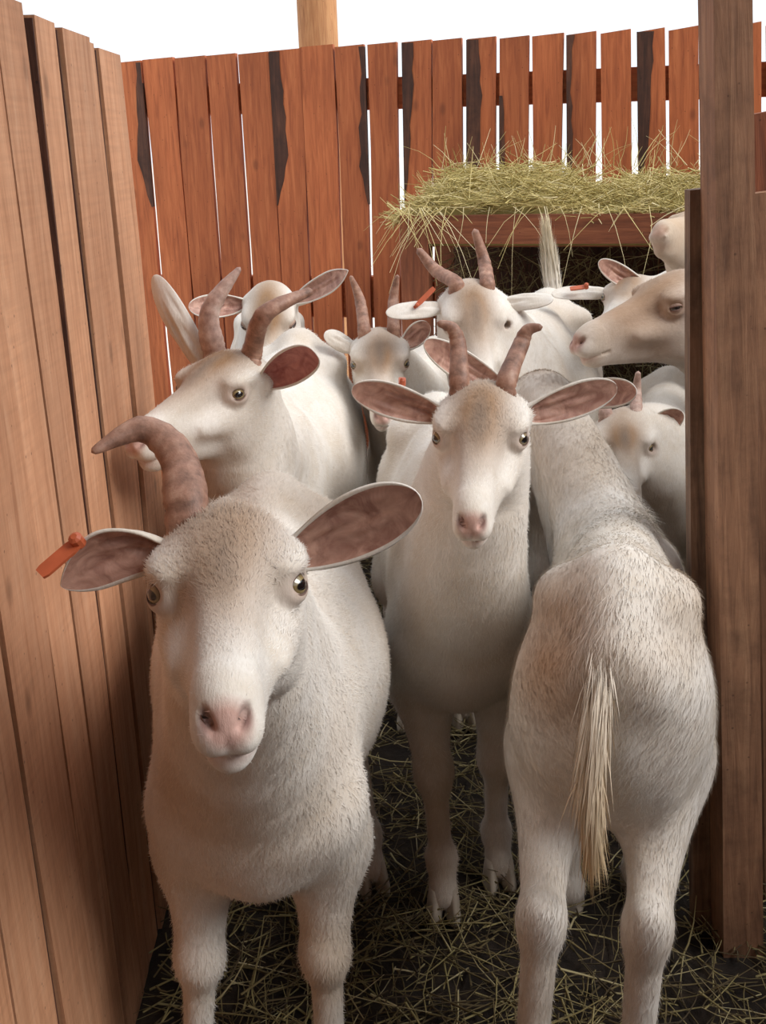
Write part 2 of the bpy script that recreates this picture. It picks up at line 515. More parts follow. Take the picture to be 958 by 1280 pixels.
# unseen roof and walls, added to block sky light around the pen
ceil = empty('ceiling_added', (0, -1.2, 2.4)); tag(ceil, 'added out-of-view board roof that blocks sky light over the aisle', kind='structure')
for k in range(11):
    box_plank('plank', (-2.6 + 0.34 * k, -3.0, 2.4), (-2.6 + 0.34 * k, 0.8, 2.4), (1, 0, 0), 0.335, 0.335, (0, 0, 1), 0.02, M['post'], ceil, seed=200 + k, seg=1)
wo = empty('wall_outer_added', (-0.95, -0.5, 0)); tag(wo, 'added out-of-view tall board wall that blocks sky light from the left', kind='structure')  # added unseen wall, deepens shade on the left sides
for k in range(15):
    yk = -2.85 + 0.335 * k
    box_plank('plank', (-0.95, yk, -0.02), (-0.95, yk, 2.4), (0, 1, 0), 0.33, 0.33, (-1, 0, 0), 0.02, M['post'], wo, seed=260 + k, seg=1)
wf = empty('wall_front_added', (0, -3.0, 0)); tag(wf, 'added out-of-view board wall that blocks light from behind the camera', kind='structure')  # added unseen wall, keeps frontal light low
for k in range(16):
    box_plank('plank', (-2.6 + 0.34 * k, -3.02, -0.02), (-2.6 + 0.34 * k, -3.02, 2.4), (1, 0, 0), 0.335, 0.335, (0, -1, 0), 0.02, M['post'], wf, seed=220 + k, seg=1)


wr = empty('wall_right_added', (1.75, 0.5, 0)); tag(wr, 'added out-of-view board wall that blocks low sky light from the right', kind='structure')  # added unseen wall, cuts low light coming from the right
for k in range(20):
    yk = -2.85 + 0.295 * k
    box_plank('plank', (1.75, yk, -0.02), (1.75, yk, 1.6), (0, 1, 0), 0.29, 0.29, (1, 0, 0), 0.02, M['post'], wr, seed=240 + k, seg=1)


# ------------------------------------------------------------------ manger with hay
MP = FP - FN * 0.5
def mpt(px, py, back=0.0): return at_plane(px, py, MP + FN * back, FN)
mg = empty('hay_manger', (float(mpt(520, 300)[0]), float(mpt(520, 300)[1]), 0)); tag(mg, 'long brown wooden feed manger against the back fence', 'manger')
m_l, m_r = mpt(500, 270), mpt(535, 270)
zt = m_l[2]; zb = mpt(600, 305)[2]
ml = mpt(534, 285); mr_ = ml + FD * 1.1
tw = float(np.dot(m_r - m_l, FD)); pc = (m_l + m_r) / 2
box_plank('leg', (pc[0], pc[1], -0.01), (pc[0], pc[1], zt), FD, tw, tw, FN, 0.05, M['manger'], mg, seed=51, jit=0.001)
pcb = pc + FN * 0.42
box_plank('leg', (pcb[0], pcb[1], -0.01), (pcb[0], pcb[1], zt), FD, tw, tw, FN, 0.05, M['manger'], mg, seed=52, jit=0.001)
pce = pc + FD * 1.02
box_plank('leg', (pce[0], pce[1], -0.01), (pce[0], pce[1], zt), FD, tw, tw, FN, 0.05, M['manger'], mg, seed=53, jit=0.001)
zc = (zt + zb) / 2
fb0 = ml; fb1 = ml + FD * 1.05
box_plank('front_board', (fb0[0], fb0[1], zc), (fb1[0], fb1[1], zc), (0, 0, 1), zt - zb, zt - zb, FN, 0.025, M['manger'], mg, seed=54, jit=0.001)
e0 = pc + FN * 0.05 - FD * 0.02; e1 = e0 + FN * 0.37
box_plank('end_board', (e0[0], e0[1], zc), (e1[0], e1[1], zc), (0, 0, 1), zt - zb, zt - zb, FD, 0.025, M['manger'], mg, seed=55, jit=0.001)
for k in range(4):
    q = pc + FN * (0.08 + 0.1 * k) + FD * 0.02
    q1 = q + FD * 1.08
    box_plank('bottom_board', (q[0], q[1], zb + 0.01), (q1[0], q1[1], zb + 0.01), FN, 0.092, 0.092, (0, 0, -1), 0.02, M['manger'], mg, seed=56 + k, jit=0.001)


def strands(name, mat, base, direc, length, width, shade, parent=None, droop=None, nseg=3):
    """thin three-sided stalks, one mesh; base,direc (n,3)"""
    n = len(base)
    d = direc / np.linalg.norm(direc, axis=1, keepdims=True)
    up = np.tile(np.array([0, 0, 1.0]), (n, 1)); up[np.abs(d[:, 2]) > 0.9] = (1, 0, 0)
    s = np.cross(d, up); s /= np.linalg.norm(s, axis=1, keepdims=True)
    t = np.cross(s, d)
    bend = rng.normal(0, 0.22, (n, 2))
    if droop is None: droop = np.zeros(n)
    V = np.zeros((n, nseg + 1, 3, 3))
    for k in range(nseg + 1):
        u = k / nseg
        c = base + d * (length * u)[:, None] + (s * bend[:, :1] + t * bend[:, 1:]) * (length * u * u)[:, None]
        c[:, 2] -= droop * (length * u) ** 2 / 0.1
        w = width * (1 - 0.55 * u)
        for j in range(3):
            a = 2 * math.pi * j / 3
            V[:, k, j] = c + (s * math.cos(a) + t * math.sin(a)) * w[:, None]
    verts = V.reshape(-1, 3)
    st = (nseg + 1) * 3
    fl = []
    for k in range(nseg):
        for j in range(3):
            fl.append((k * 3 + j, k * 3 + (j + 1) % 3, (k + 1) * 3 + (j + 1) % 3, (k + 1) * 3 + j))
    F = (np.array(fl)[None] + (np.arange(n) * st)[:, None, None]).reshape(-1, 4)
    col = np.repeat(shade, st)[:, None] * np.ones(3)
    return mesh_obj(name, verts, F, mat, parent, smooth=True, col=col)


def hay_profile(s, q):   # height of the hay over the manger rim; s along, q across
    e = np.clip(np.minimum((s + 0.08) / 0.14, 1), 0, 1)
    return (0.035 + 0.075 * np.sin(np.pi * np.clip(q, 0.02, 1)) ** 0.7 + 0.02 * np.sin(s * 9) + 0.012 * np.sin(s * 23 + 1)) * e


def build_manger_hay():
    # dark core mound so that no daylight shows through
    ns_, nq = 60, 14
    S = np.linspace(-0.02, 1.1, ns_); Q = np.linspace(0, 1, nq)
    SS, QQ = np.meshgrid(S, Q, indexing='ij')
    base = pc + 0 * FN
    P = base[None, None] + FD * SS[..., None] + FN * (0.03 + 0.40 * QQ)[..., None]
    P[..., 2] = zt - 0.03 + hay_profile(SS, QQ) * 0.75 + rng.normal(0, 0.008, SS.shape)
    P[:, 0] = base + FD * S[:, None] + FN * 0.026; P[:, 0, 2] = zt - 0.075
    P[:, -1, 2] = zt - 0.08
    top = P.reshape(-1, 3)
    idx = np.arange(ns_ * nq).reshape(ns_, nq)
    f = np.stack([idx[:-1, :-1], idx[1:, :-1], idx[1:, 1:], idx[:-1, 1:]], -1).reshape(-1, 4)
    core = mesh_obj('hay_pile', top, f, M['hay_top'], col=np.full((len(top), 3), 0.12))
    tag(core, 'dry green hay heaped along the top of the manger', 'hay', kind='stuff')
    n = 5200
    s = rng.uniform(-0.07, 1.1, n); q = rng.uniform(-0.06, 1.0, n)
    b = pc + FD * s[:, None] + FN * (0.03 + 0.40 * q)[:, None]
    b[:, 2] = zt - 0.02 + hay_profile(s, q) * rng.uniform(0.6, 1.05, n)
    ang = rng.uniform(0, 2 * math.pi, n)
    d = FD * np.cos(ang)[:, None] + FN * (np.sin(ang) * 0.6)[:, None]; d[:, 2] = rng.normal(0.05, 0.28, n)
    ln = rng.uniform(0.04, 0.13, n); wd = rng.uniform(0.0009, 0.0019, n)
    sh = np.clip(rng.beta(2, 2, n), 0, 1)
    b -= d * (ln * 0.5)[:, None]
    # stalks that stand up against the fence and hang over the front board
    m = 90
    s2 = rng.uniform(0, 1.1, m); b2 = pc + FD * s2[:, None] + FN * 0.3
    b2[:, 2] = zt + 0.1
    d2 = FD * rng.normal(0, 0.6, m)[:, None] + FN * rng.normal(0, 0.2, m)[:, None]; d2[:, 2] = 1
    m3 = 70
    s3 = np.where(rng.random(m3) < 0.45, rng.uniform(-0.05, 0.08, m3), rng.uniform(0, 1.1, m3)); b3 = pc + FD * s3[:, None] + FN * -0.008
    b3[:, 2] = zt + 0.02
    d3 = FD * rng.normal(0, 0.5, m3)[:, None] - FN * rng.uniform(0.15, 0.5, m3)[:, None]; d3[:, 2] = -0.4
    B = np.concatenate([b, b2, b3]); D = np.concatenate([d, d2, d3])
    Ln = np.concatenate([ln, rng.uniform(0.05, 0.13, m), rng.uniform(0.06, 0.16, m3)])
    W = np.concatenate([wd, rng.uniform(0.0008, 0.0013, m + m3)])
    Sh = np.concatenate([sh, rng.uniform(0.5, 1, m + m3)])
    dr = np.concatenate([np.full(n, 0.0), np.full(m, 0.05), np.full(m3, 0.35)])
    o = strands('hay_stalks', M['hay_top'], B, D, Ln, W, Sh, core, dr)
    tag(o, kind='stuff')
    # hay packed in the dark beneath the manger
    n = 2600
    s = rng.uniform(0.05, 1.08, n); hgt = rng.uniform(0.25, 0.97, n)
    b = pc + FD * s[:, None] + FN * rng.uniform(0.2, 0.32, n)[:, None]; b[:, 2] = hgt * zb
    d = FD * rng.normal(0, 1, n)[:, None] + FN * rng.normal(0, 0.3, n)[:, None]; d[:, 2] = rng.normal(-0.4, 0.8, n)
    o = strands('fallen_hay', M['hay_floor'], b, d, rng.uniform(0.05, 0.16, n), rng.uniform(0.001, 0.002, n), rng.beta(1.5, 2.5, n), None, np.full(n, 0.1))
    tag(o, 'loose hay stacked in the dark under the manger', 'hay', kind='stuff')


pc[2] = 0.0
build_manger_hay()
for k in range(6):
    q = pc + FN * 0.385 + FD * (0.12 + 0.19 * k)
    box_plank('back_board', (q[0], q[1], 0.0), (q[0], q[1], zb - 0.012), FD, 0.188, 0.188, FN, 0.018, M['bark'], mg, seed=70 + k, jit=0.001)


def build_floor_hay():
    n = 15000
    x = rng.uniform(-0.5, 1.1, n); y = 0.8 + 2.15 * rng.random(n) ** 1.3
    keep = ~((x < WX + 0.02) & (y < 1.65))
    keep &= rng.random(n) < (0.5 + 0.5 * (0.5 + 0.5 * np.sin(x * 7 + 2) * np.sin(y * 6)))
    x, y = x[keep], y[keep]; n = len(x)
    b = np.stack([x, y, rng.uniform(-0.006, 0.022, n)], 1)
    ang = rng.uniform(0, 2 * math.pi, n)
    d = np.stack([np.cos(ang), np.sin(ang), rng.normal(0.0, 0.16, n)], 1)
    ln = rng.uniform(0.03, 0.13, n)
    b -= d * (ln * 0.5)[:, None]
    b[:, 2] += 0.004
    o = strands('floor_hay', M['hay_floor'], b, d, ln, rng.uniform(0.0007, 0.0021, n), rng.beta(1.3, 2.0, n))
    tag(o, 'trampled hay stalks scattered over the dark pen floor', 'hay', kind='stuff')


build_floor_hay()

# ------------------------------------------------------------------ goats: implicit bodies turned into one skin
def _basis(d, up):
    d = d / np.linalg.norm(d); x = np.cross(d, up); x /= np.linalg.norm(x); z = np.cross(x, d)
    return np.stack([x, d, z], 1)          # columns: right, forward, up


class Skin:
    """smooth-blended ellipsoids and tapered limbs; eval gives a signed distance"""
    def __init__(self): self.p = []

    def ell(self, c, r, k=0.03, R=None, sub=False, M=None):
        c = np.array(c, float); r = np.array(r, float)
        A = np.eye(3) if R is None else np.array(R)
        if M is not None: c = M[0] @ c + M[1]; A = M[0] @ A
        ext = np.abs(A) @ r
        self.p.append(('e', c.astype(np.float32), r.astype(np.float32), A.astype(np.float32), k, sub, c - ext, c + ext))

    def cap(self, a, b, ra, rb, k=0.03, sx=1.0, sub=False, M=None):
        """tapered limb; sx widens it along the frame's x axis"""
        a = np.array(a, float); b = np.array(b, float)
        A = np.eye(3); o = np.zeros(3)
        if M is not None: A, o = M
        w = [(A @ a + o), (A @ b + o)]; m = max(ra, rb) * max(1, sx)
        lo = np.minimum(w[0], w[1]) - m; hi = np.maximum(w[0], w[1]) + m
        self.p.append(('c', (a.astype(np.float32), b.astype(np.float32)), (float(ra), float(rb), float(sx)), (A.astype(np.float32), o.astype(np.float32)), k, sub, lo, hi))

    def ring(self, c, axis, R0, r, squash, k, M):
        """eyelid ring"""
        B = _basis(np.array(axis, float), np.array([0, 0, 1.0]))
        A = M[0] @ B; c = M[0] @ np.array(c, float) + M[1]
        e = np.full(3, R0 + r)
        self.p.append(('t', c.astype(np.float32), (R0, r, squash), A.astype(np.float32), k, False, c - e, c + e))

    def one(self, pr, P):
        t = pr[0]
        if t == 'e':
            q = (P - pr[1]) @ pr[3]
            k0 = np.sqrt(((q / pr[2]) ** 2).sum(-1)); k1 = np.sqrt(((q / pr[2] ** 2) ** 2).sum(-1)) + 1e-9
            return k0 * (k0 - 1) / k1
        if t == 'c':
            a, b = pr[1]; ra, rb, sx = pr[2]; A, o = pr[3]
            q = (P - o) @ A
            s = np.array([1 / sx, 1, 1], np.float32); q = q * s; a = a * s; b = b * s
            ab = b - a
            h = np.clip(((q - a) @ ab) / max(float(ab @ ab), 1e-9), 0, 1)
            return (np.sqrt(((q - a - h[..., None] * ab) ** 2).sum(-1)) - (ra + (rb - ra) * h)) * min(1.0, max(sx, 0.6))
        R0, r, sq = pr[2]
        q = (P - pr[1]) @ pr[3]
        l = np.sqrt(q[..., 0] ** 2 + (q[..., 2] / sq) ** 2) - R0
        return np.sqrt(l ** 2 + q[..., 1] ** 2) - r

    @staticmethod
    def blend(d, e, k, sub):
        if sub:
            h = np.clip(0.5 - 0.5 * (d + e) / k, 0, 1)
            return d + (-e - d) * h + k * h * (1 - h)
        h = np.clip(0.5 + 0.5 * (e - d) / k, 0, 1)
        return e + (d - e) * h - k * h * (1 - h)

    def eval(self, P, start=0):
        d = np.full(P.shape[:-1], 10.0)
        for pr in self.p[start:]: d = self.blend(d, self.one(pr, P), pr[4], pr[5])
        return d

    def mesh(self, h):
        lo = np.min([p[6] for p in self.p], 0) - 3 * h; hi = np.max([p[7] for p in self.p], 0) + 3 * h
        n = np.ceil((hi - lo) / h).astype(int) + 1
        D = np.full(n, 1.0, dtype=np.float32)
        ax = [(lo[i] + h * np.arange(n[i])).astype(np.float32) for i in range(3)]
        for pr in self.p:
            m = 1.7 * pr[4] + 2 * h
            i0 = np.clip(np.floor((pr[6] - m - lo) / h).astype(int), 0, n - 1); i1 = np.clip(np.ceil((pr[7] + m - lo) / h).astype(int) + 1, 1, n)
            sl = tuple(slice(i0[i], i1[i]) for i in range(3))
            P = np.stack(np.meshgrid(*[ax[i][sl[i]] for i in range(3)], indexing='ij'), -1)
            D[sl] = self.blend(D[sl], self.one(pr, P), pr[4], pr[5])
        return nets(D, lo, h)

    def grad(self, P, d, start, e=0.0008):
        return np.stack([self.eval(P + np.eye(3)[i] * e, start) - d for i in range(3)], -1) / e


def nets(D, lo, h):
    s = D < 0
    nx, ny, nz = np.array(D.shape) - 1
    cnt = np.zeros((nx, ny, nz), np.int8)
    for i in (0, 1):
        for j in (0, 1):
            for k in (0, 1): cnt += s[i:nx + i, j:ny + j, k:nz + k]
    act = np.argwhere((cnt > 0) & (cnt < 8))
    idm = np.full((nx, ny, nz), -1, np.int32); idm[tuple(act.T)] = np.arange(len(act))
    acc = np.zeros((len(act), 3)); num = np.zeros(len(act))
    for axx in range(3):
        o1, o2 = [a for a in range(3) if a != axx]
        for p in (0, 1):
            for q in (0, 1):
                a = act.copy(); a[:, o1] += p; a[:, o2] += q
                b = a.copy(); b[:, axx] += 1
                va = D[tuple(a.T)]; vb = D[tuple(b.T)]
                x = (va < 0) != (vb < 0)
                t = np.where(x, va / np.where(x, va - vb, 1), 0)
                pt = (a - act).astype(float); pt[:, axx] += t
                acc += pt * x[:, None]; num += x
    V = lo + (act + acc / num[:, None]) * h
    F = []
    for axx in range(3):
        o1, o2 = (axx + 1) % 3, (axx + 2) % 3
        sa = [slice(None)] * 3; sb = [slice(None)] * 3
        sa[axx] = slice(0, -1); sb[axx] = slice(1, None)
        for o in (o1, o2): sa[o] = slice(1, -1); sb[o] = slice(1, -1)
        A = s[tuple(sa)]; B = s[tuple(sb)]
        e = np.argwhere(A != B)
        flip = A[tuple(e.T)]
        e[:, o1] += 1; e[:, o2] += 1
        def cell(d1, d2):
            c = e.copy(); c[:, o1] += d1; c[:, o2] += d2
            return idm[tuple(c.T)]
        q = np.stack([cell(-1, -1), cell(0, -1), cell(0, 0), cell(-1, 0)], 1)
        q[~flip] = q[~flip][:, ::-1]
        F.append(q)
    return V, np.concatenate(F)


def relax(V, F, n):
    a = F.ravel(); b = np.roll(F, -1, axis=1).ravel()
    i = np.concatenate([a, b]); j = np.concatenate([b, a]); m = len(V)
    cnt = np.bincount(i, minlength=m)[:, None]
    for _ in range(n):
        avg = np.stack([np.bincount(i, V[j, k], m) for k in range(3)], 1) / cnt
        V = V * 0.5 + avg * 0.5
    return V


def refine(skin, V, F, sel):
    """split the selected quads in four (their rim quads become polygons of mixed size -> triangulated fans)"""
    me = bpy.data.meshes.new('tmp')
    me.from_pydata(V.tolist(), [], F.tolist())
    bm = bmesh.new(); bm.from_mesh(me); bm.faces.ensure_lookup_table()
    ed = set()
    for i in np.nonzero(sel)[0]:
        for e in bm.faces[i].edges: ed.add(e)
    bmesh.ops.subdivide_edges(bm, edges=list(ed), cuts=1, use_grid_fill=True)
    bmesh.ops.triangulate(bm, faces=bm.faces[:])
    bm.to_mesh(me); bm.free()
    n = len(me.vertices); V2 = np.zeros(n * 3); me.vertices.foreach_get('co', V2); V2 = V2.reshape(-1, 3)
    F2 = np.zeros(len(me.polygons) * 3, np.int32); me.polygons.foreach_get('vertices', F2)
    bpy.data.meshes.remove(me)
    return V2, F2.reshape(-1, 3)


def smooth_noise(P, f, seed):
    r = np.random.default_rng(seed); out = 0
    for i in range(5):
        w = r.normal(0, f, 3); out = out + np.sin(P @ w + r.uniform(0, 6.28))
    return out / 5


def spot(Q, c, r, soft=0.6):
    d = np.sqrt((((Q - np.array(c)) / np.array(r)) ** 2).sum(-1))
    return np.clip((1 - d) / soft, 0, 1)


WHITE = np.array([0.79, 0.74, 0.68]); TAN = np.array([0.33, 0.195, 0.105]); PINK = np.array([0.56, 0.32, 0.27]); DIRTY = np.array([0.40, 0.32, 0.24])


def solve_nose(E, px, py, length, nearer=True):
    """the point on the pixel's ray at the given distance from E"""
    r = ray(px, py); o = CAM - E
    a = r @ r; b = 2 * r @ o; c = o @ o - length ** 2
    disc = max(b * b - 4 * a * c, 0) ** 0.5
    t = (-b - disc) / (2 * a) if nearer else (-b + disc) / (2 * a)
    return CAM + r * t


def tube(pts, rad, ns=14, flat=1.0, ridge=0.0, nr=34, twist=0.0, up=(0, 0, 1)):
    pts = np.array(pts, float); n = len(pts)
    # Catmull-Rom through the points
    u = np.linspace(0, n - 1, nr); C = []
    for x in u:
        i = min(int(x), n - 2); t = x - i
        p0 = pts[max(i - 1, 0)]; p1 = pts[i]; p2 = pts[i + 1]; p3 = pts[min(i + 2, n - 1)]
        C.append(0.5 * ((2 * p1) + (-p0 + p2) * t + (2 * p0 - 5 * p1 + 4 * p2 - p3) * t * t + (-p0 + 3 * p1 - 3 * p2 + p3) * t ** 3))
    C = np.array(C); T = np.gradient(C, axis=0); T /= np.linalg.norm(T, axis=1, keepdims=True)
    rr = np.interp(np.linspace(0, 1, nr), np.linspace(0, 1, len(rad)), rad)
    nrm = np.cross(T[0], np.array(up, float)); nrm /= np.linalg.norm(nrm)
    V = []; col = []
    g = np.random.default_rng(3)
    for i in range(nr):
        nrm = nrm - T[i] * (nrm @ T[i]); nrm /= np.linalg.norm(nrm); bi = np.cross(T[i], nrm)
        rg = 1 + ridge * math.sin(i * 1.9) * (1 - i / nr) + ridge * 0.6 * g.normal()
        for j in range(ns):
            a = 2 * math.pi * j / ns
            V.append(C[i] + (nrm * math.cos(a) * flat + bi * math.sin(a)) * rr[i] * rg)
            col.append(0.9 + 0.1 * math.sin(i * 1.9))
    V.append(C[-1] + T[-1] * rr[-1] * 0.8); col.append(1)
    V.append(C[0]); col.append(1)
    F = []
    for i in range(nr - 1):
        for j in range(ns): F.append((i * ns + j, i * ns + (j + 1) % ns, (i + 1) * ns + (j + 1) % ns, (i + 1) * ns + j))
    for j in range(ns):
        F.append(((nr - 1) * ns + j, (nr - 1) * ns + (j + 1) % ns, nr * ns))
        F.append(((j + 1) % ns, j, nr * ns + 1))
    return V, F, np.array(col)[:, None] * np.ones(3)


def ear_mesh(base, tip, facing, width, droop=0.0, cup=1.0, fold=0.0, seed=1, wrinkle=1.0, round_=0.5, base_w=0.32, arch=0.0):
    """leaf-shaped cupped ear; inner side looks along facing"""
    base = np.array(base); tip = np.array(tip); L = np.linalg.norm(tip - base); d = (tip - base) / L
    f = np.array(facing, float); f = f - d * (f @ d); f /= np.linalg.norm(f); s = np.cross(d, f)
    nu, nv = 30, 19
    g = np.random.default_rng(seed)
    inn, out = [], []
    for i in range(nu):
        u = 1 - (1 - i / (nu - 1)) ** 1.5
        w = width * 0.5 * (base_w + (1 - base_w) * math.sin(min(u / 0.62, 1) * math.pi / 2) ** 1.2) * (max(0.0, 1 - max(0, (u - 0.62) / 0.38) ** 2) ** round_ if u < 1 else 0.0)
        curl = cup * (2.6 * (1 - u) ** 1.8 + 0.5)
        ctr = base + d * (L * u) - f * droop * L * math.sin(u * math.pi) * 0.35
        ctr = ctr + np.array([0, 0, 1]) * arch * L * math.sin(u * math.pi)
        ctr = ctr - np.array([0, 0, 1]) * fold * L * max(0, u - 0.45) ** 2
        for j in range(nv):
            v = -1 + 2 * j / (nv - 1)
            th = v * curl
            if curl > 0.05: a = math.sin(th) / math.sin(min(curl, 1.5)) if curl < 1.5 else math.sin(th) / 1.0; b = (1 - math.cos(th)) / max(curl, 0.6)
            else: a, b = v, 0
            wr = wrinkle * 0.0022 * (math.sin(11 * v + 3 * u + seed) + 0.8 * math.sin(17 * v - 5 * u * u) + 0.7 * math.sin(16 * u - 6 * v)) * (1 - abs(v)) ** 0.7 * math.sin(math.pi * min(1, u * 1.15)) * (1 - 0.5 * u)
            p = ctr + s * (w * a) + f * (w * b * 0.9 + wr)
            inn.append(p)
            th_ = 0.0045 * (1 - 0.75 * u) * (1 - 0.5 * abs(v)) + 0.0012
            nrm = f * math.cos(th) - s * math.sin(th)
            out.append(p - nrm * th_)
    V = inn + out; F = []; mi = []
    o = nu * nv
    for i in range(nu - 1):
        for j in range(nv - 1):
            a, b, c, e = i * nv + j, i * nv + j + 1, (i + 1) * nv + j + 1, (i + 1) * nv + j
            edge = j in (0, nv - 2) or i == nu - 2
            F.append((a, b, c, e)); mi.append(0 if edge else 1)
            F.append((o + e, o + c, o + b, o + a)); mi.append(0)
        for a, b in ((i * nv, (i + 1) * nv), ((i + 1) * nv + nv - 1, i * nv + nv - 1)):
            F.append((a, b, o + b, o + a)); mi.append(0)
    for j in range(nv - 1):
        a, b = (nu - 1) * nv + j, (nu - 1) * nv + j + 1
        F.append((a, b, o + b, o + a)); mi.append(0)
        F.append((j + 1, j, o + j, o + j + 1)); mi.append(0)
    col = np.tile(WHITE * 0.97, (len(V), 1))
    return V, F, mi, col


EYE_MESH = None


def eye_mesh():
    global EYE_MESH
    if EYE_MESH is None:
        bm = bmesh.new(); bmesh.ops.create_uvsphere(bm, u_segments=20, v_segments=12, radius=0.0135)
        for v in bm.verts:
            r = math.hypot(v.co.x, v.co.y)
            if v.co.z > 0 and r < 0.008: v.co.z += 0.0014 * (1 - (r / 0.008) ** 2)
        EYE_MESH = bpy.data.meshes.new('eye'); bm.to_mesh(EYE_MESH); bm.free()
        EYE_MESH.materials.append(M['eye'])
        EYE_MESH.polygons.foreach_set('use_smooth', np.ones(len(EYE_MESH.polygons), dtype=bool))
    return EYE_MESH


def eyelid_mesh(closed):
    """spherical lid with an almond opening; local Z looks out, X runs along the slit"""
    n, R = 28, 0.0149
    rx, ru, rd = 0.0118, (0.0078 if not closed else 0.0016), (0.0062 if not closed else 0.0022)
    V, F, C = [], [], []
    rows = [(-1, 0.0130, (0.09, 0.06, 0.05)), (0, R, (0.10, 0.065, 0.055)), (0.18, R + .0003, (0.30, 0.19, 0.155)), (0.45, R, (0.50, 0.38, 0.31)), (0.75, R - .0005, (0.64, 0.53, 0.44)), (1.0, R - .001, (0.70, 0.61, 0.52))]
    for t, r, col in rows:
        for j in range(n):
            a = 2 * math.pi * j / n
            sx, sy = math.cos(a), math.sin(a)
            bx = rx * sx; by = (ru if sy > 0 else rd) * sy * abs(sy) ** 0.25
            if t >= 0:
                ox, oy = 0.0142 * sx, 0.0142 * sy
                x, y = bx + (ox - bx) * t, by + (oy - by) * t
            else: x, y = bx, by
            V.append((x, y, math.sqrt(max(r * r - x * x - y * y, 1e-7)))); C.append(col)
    for i in range(len(rows) - 1):
        for j in range(n): F.append((i * n + j, i * n + (j + 1) % n, (i + 1) * n + (j + 1) % n, (i + 1) * n + j))
    F = [f[::-1] for f in F]
    return V, F, np.array(C)


CLAW = {}


def claw_mesh(mat):
    if mat.name not in CLAW:
        # one toe of the cloven hoof: toe points +y
        prof = [(-0.022, 0.020), (-0.012, 0.023), (0.004, 0.021), (0.020, 0.016), (0.034, 0.004)]   # y, half height scale
        vs, fs = [], []
        rows = [(0.0, 1.0, 0.034), (0.006, 1.02, 0.035), (0.028, 0.82, 0.022), (0.042, 0.62, 0.010)]  # z, scale, toe reach
        ns_ = 12
        for z, s, toe in rows:
            for j in range(ns_):
                a = 2 * math.pi * j / ns_
                y = math.cos(a); x = math.sin(a)
                yy = (toe * y if y > 0 else 0.022 * y) ; xx = 0.0115 * x * s * (1 - 0.35 * max(y, 0) ** 2)
                vs.append((xx, yy * (s if y < 0 else 1), z))
        for i in range(3):
            for j in range(ns_): fs.append((i * ns_ + j, i * ns_ + (j + 1) % ns_, (i + 1) * ns_ + (j + 1) % ns_, (i + 1) * ns_ + j))
        fs = [f[::-1] for f in fs]
        fs.append(tuple(range(ns_))); fs.append(tuple(3 * ns_ + j for j in range(ns_))[::-1])
        me = bpy.data.meshes.new('hoof_claw'); me.from_pydata(vs, [], fs); me.materials.append(mat)
        bm = bmesh.new(); bm.from_mesh(me); bmesh.ops.recalc_face_normals(bm, faces=bm.faces[:]); bm.to_mesh(me); bm.free()
        me.polygons.foreach_set('use_smooth', np.ones(len(me.polygons), dtype=bool))
        CLAW[mat.name] = me
    return CLAW[mat.name]


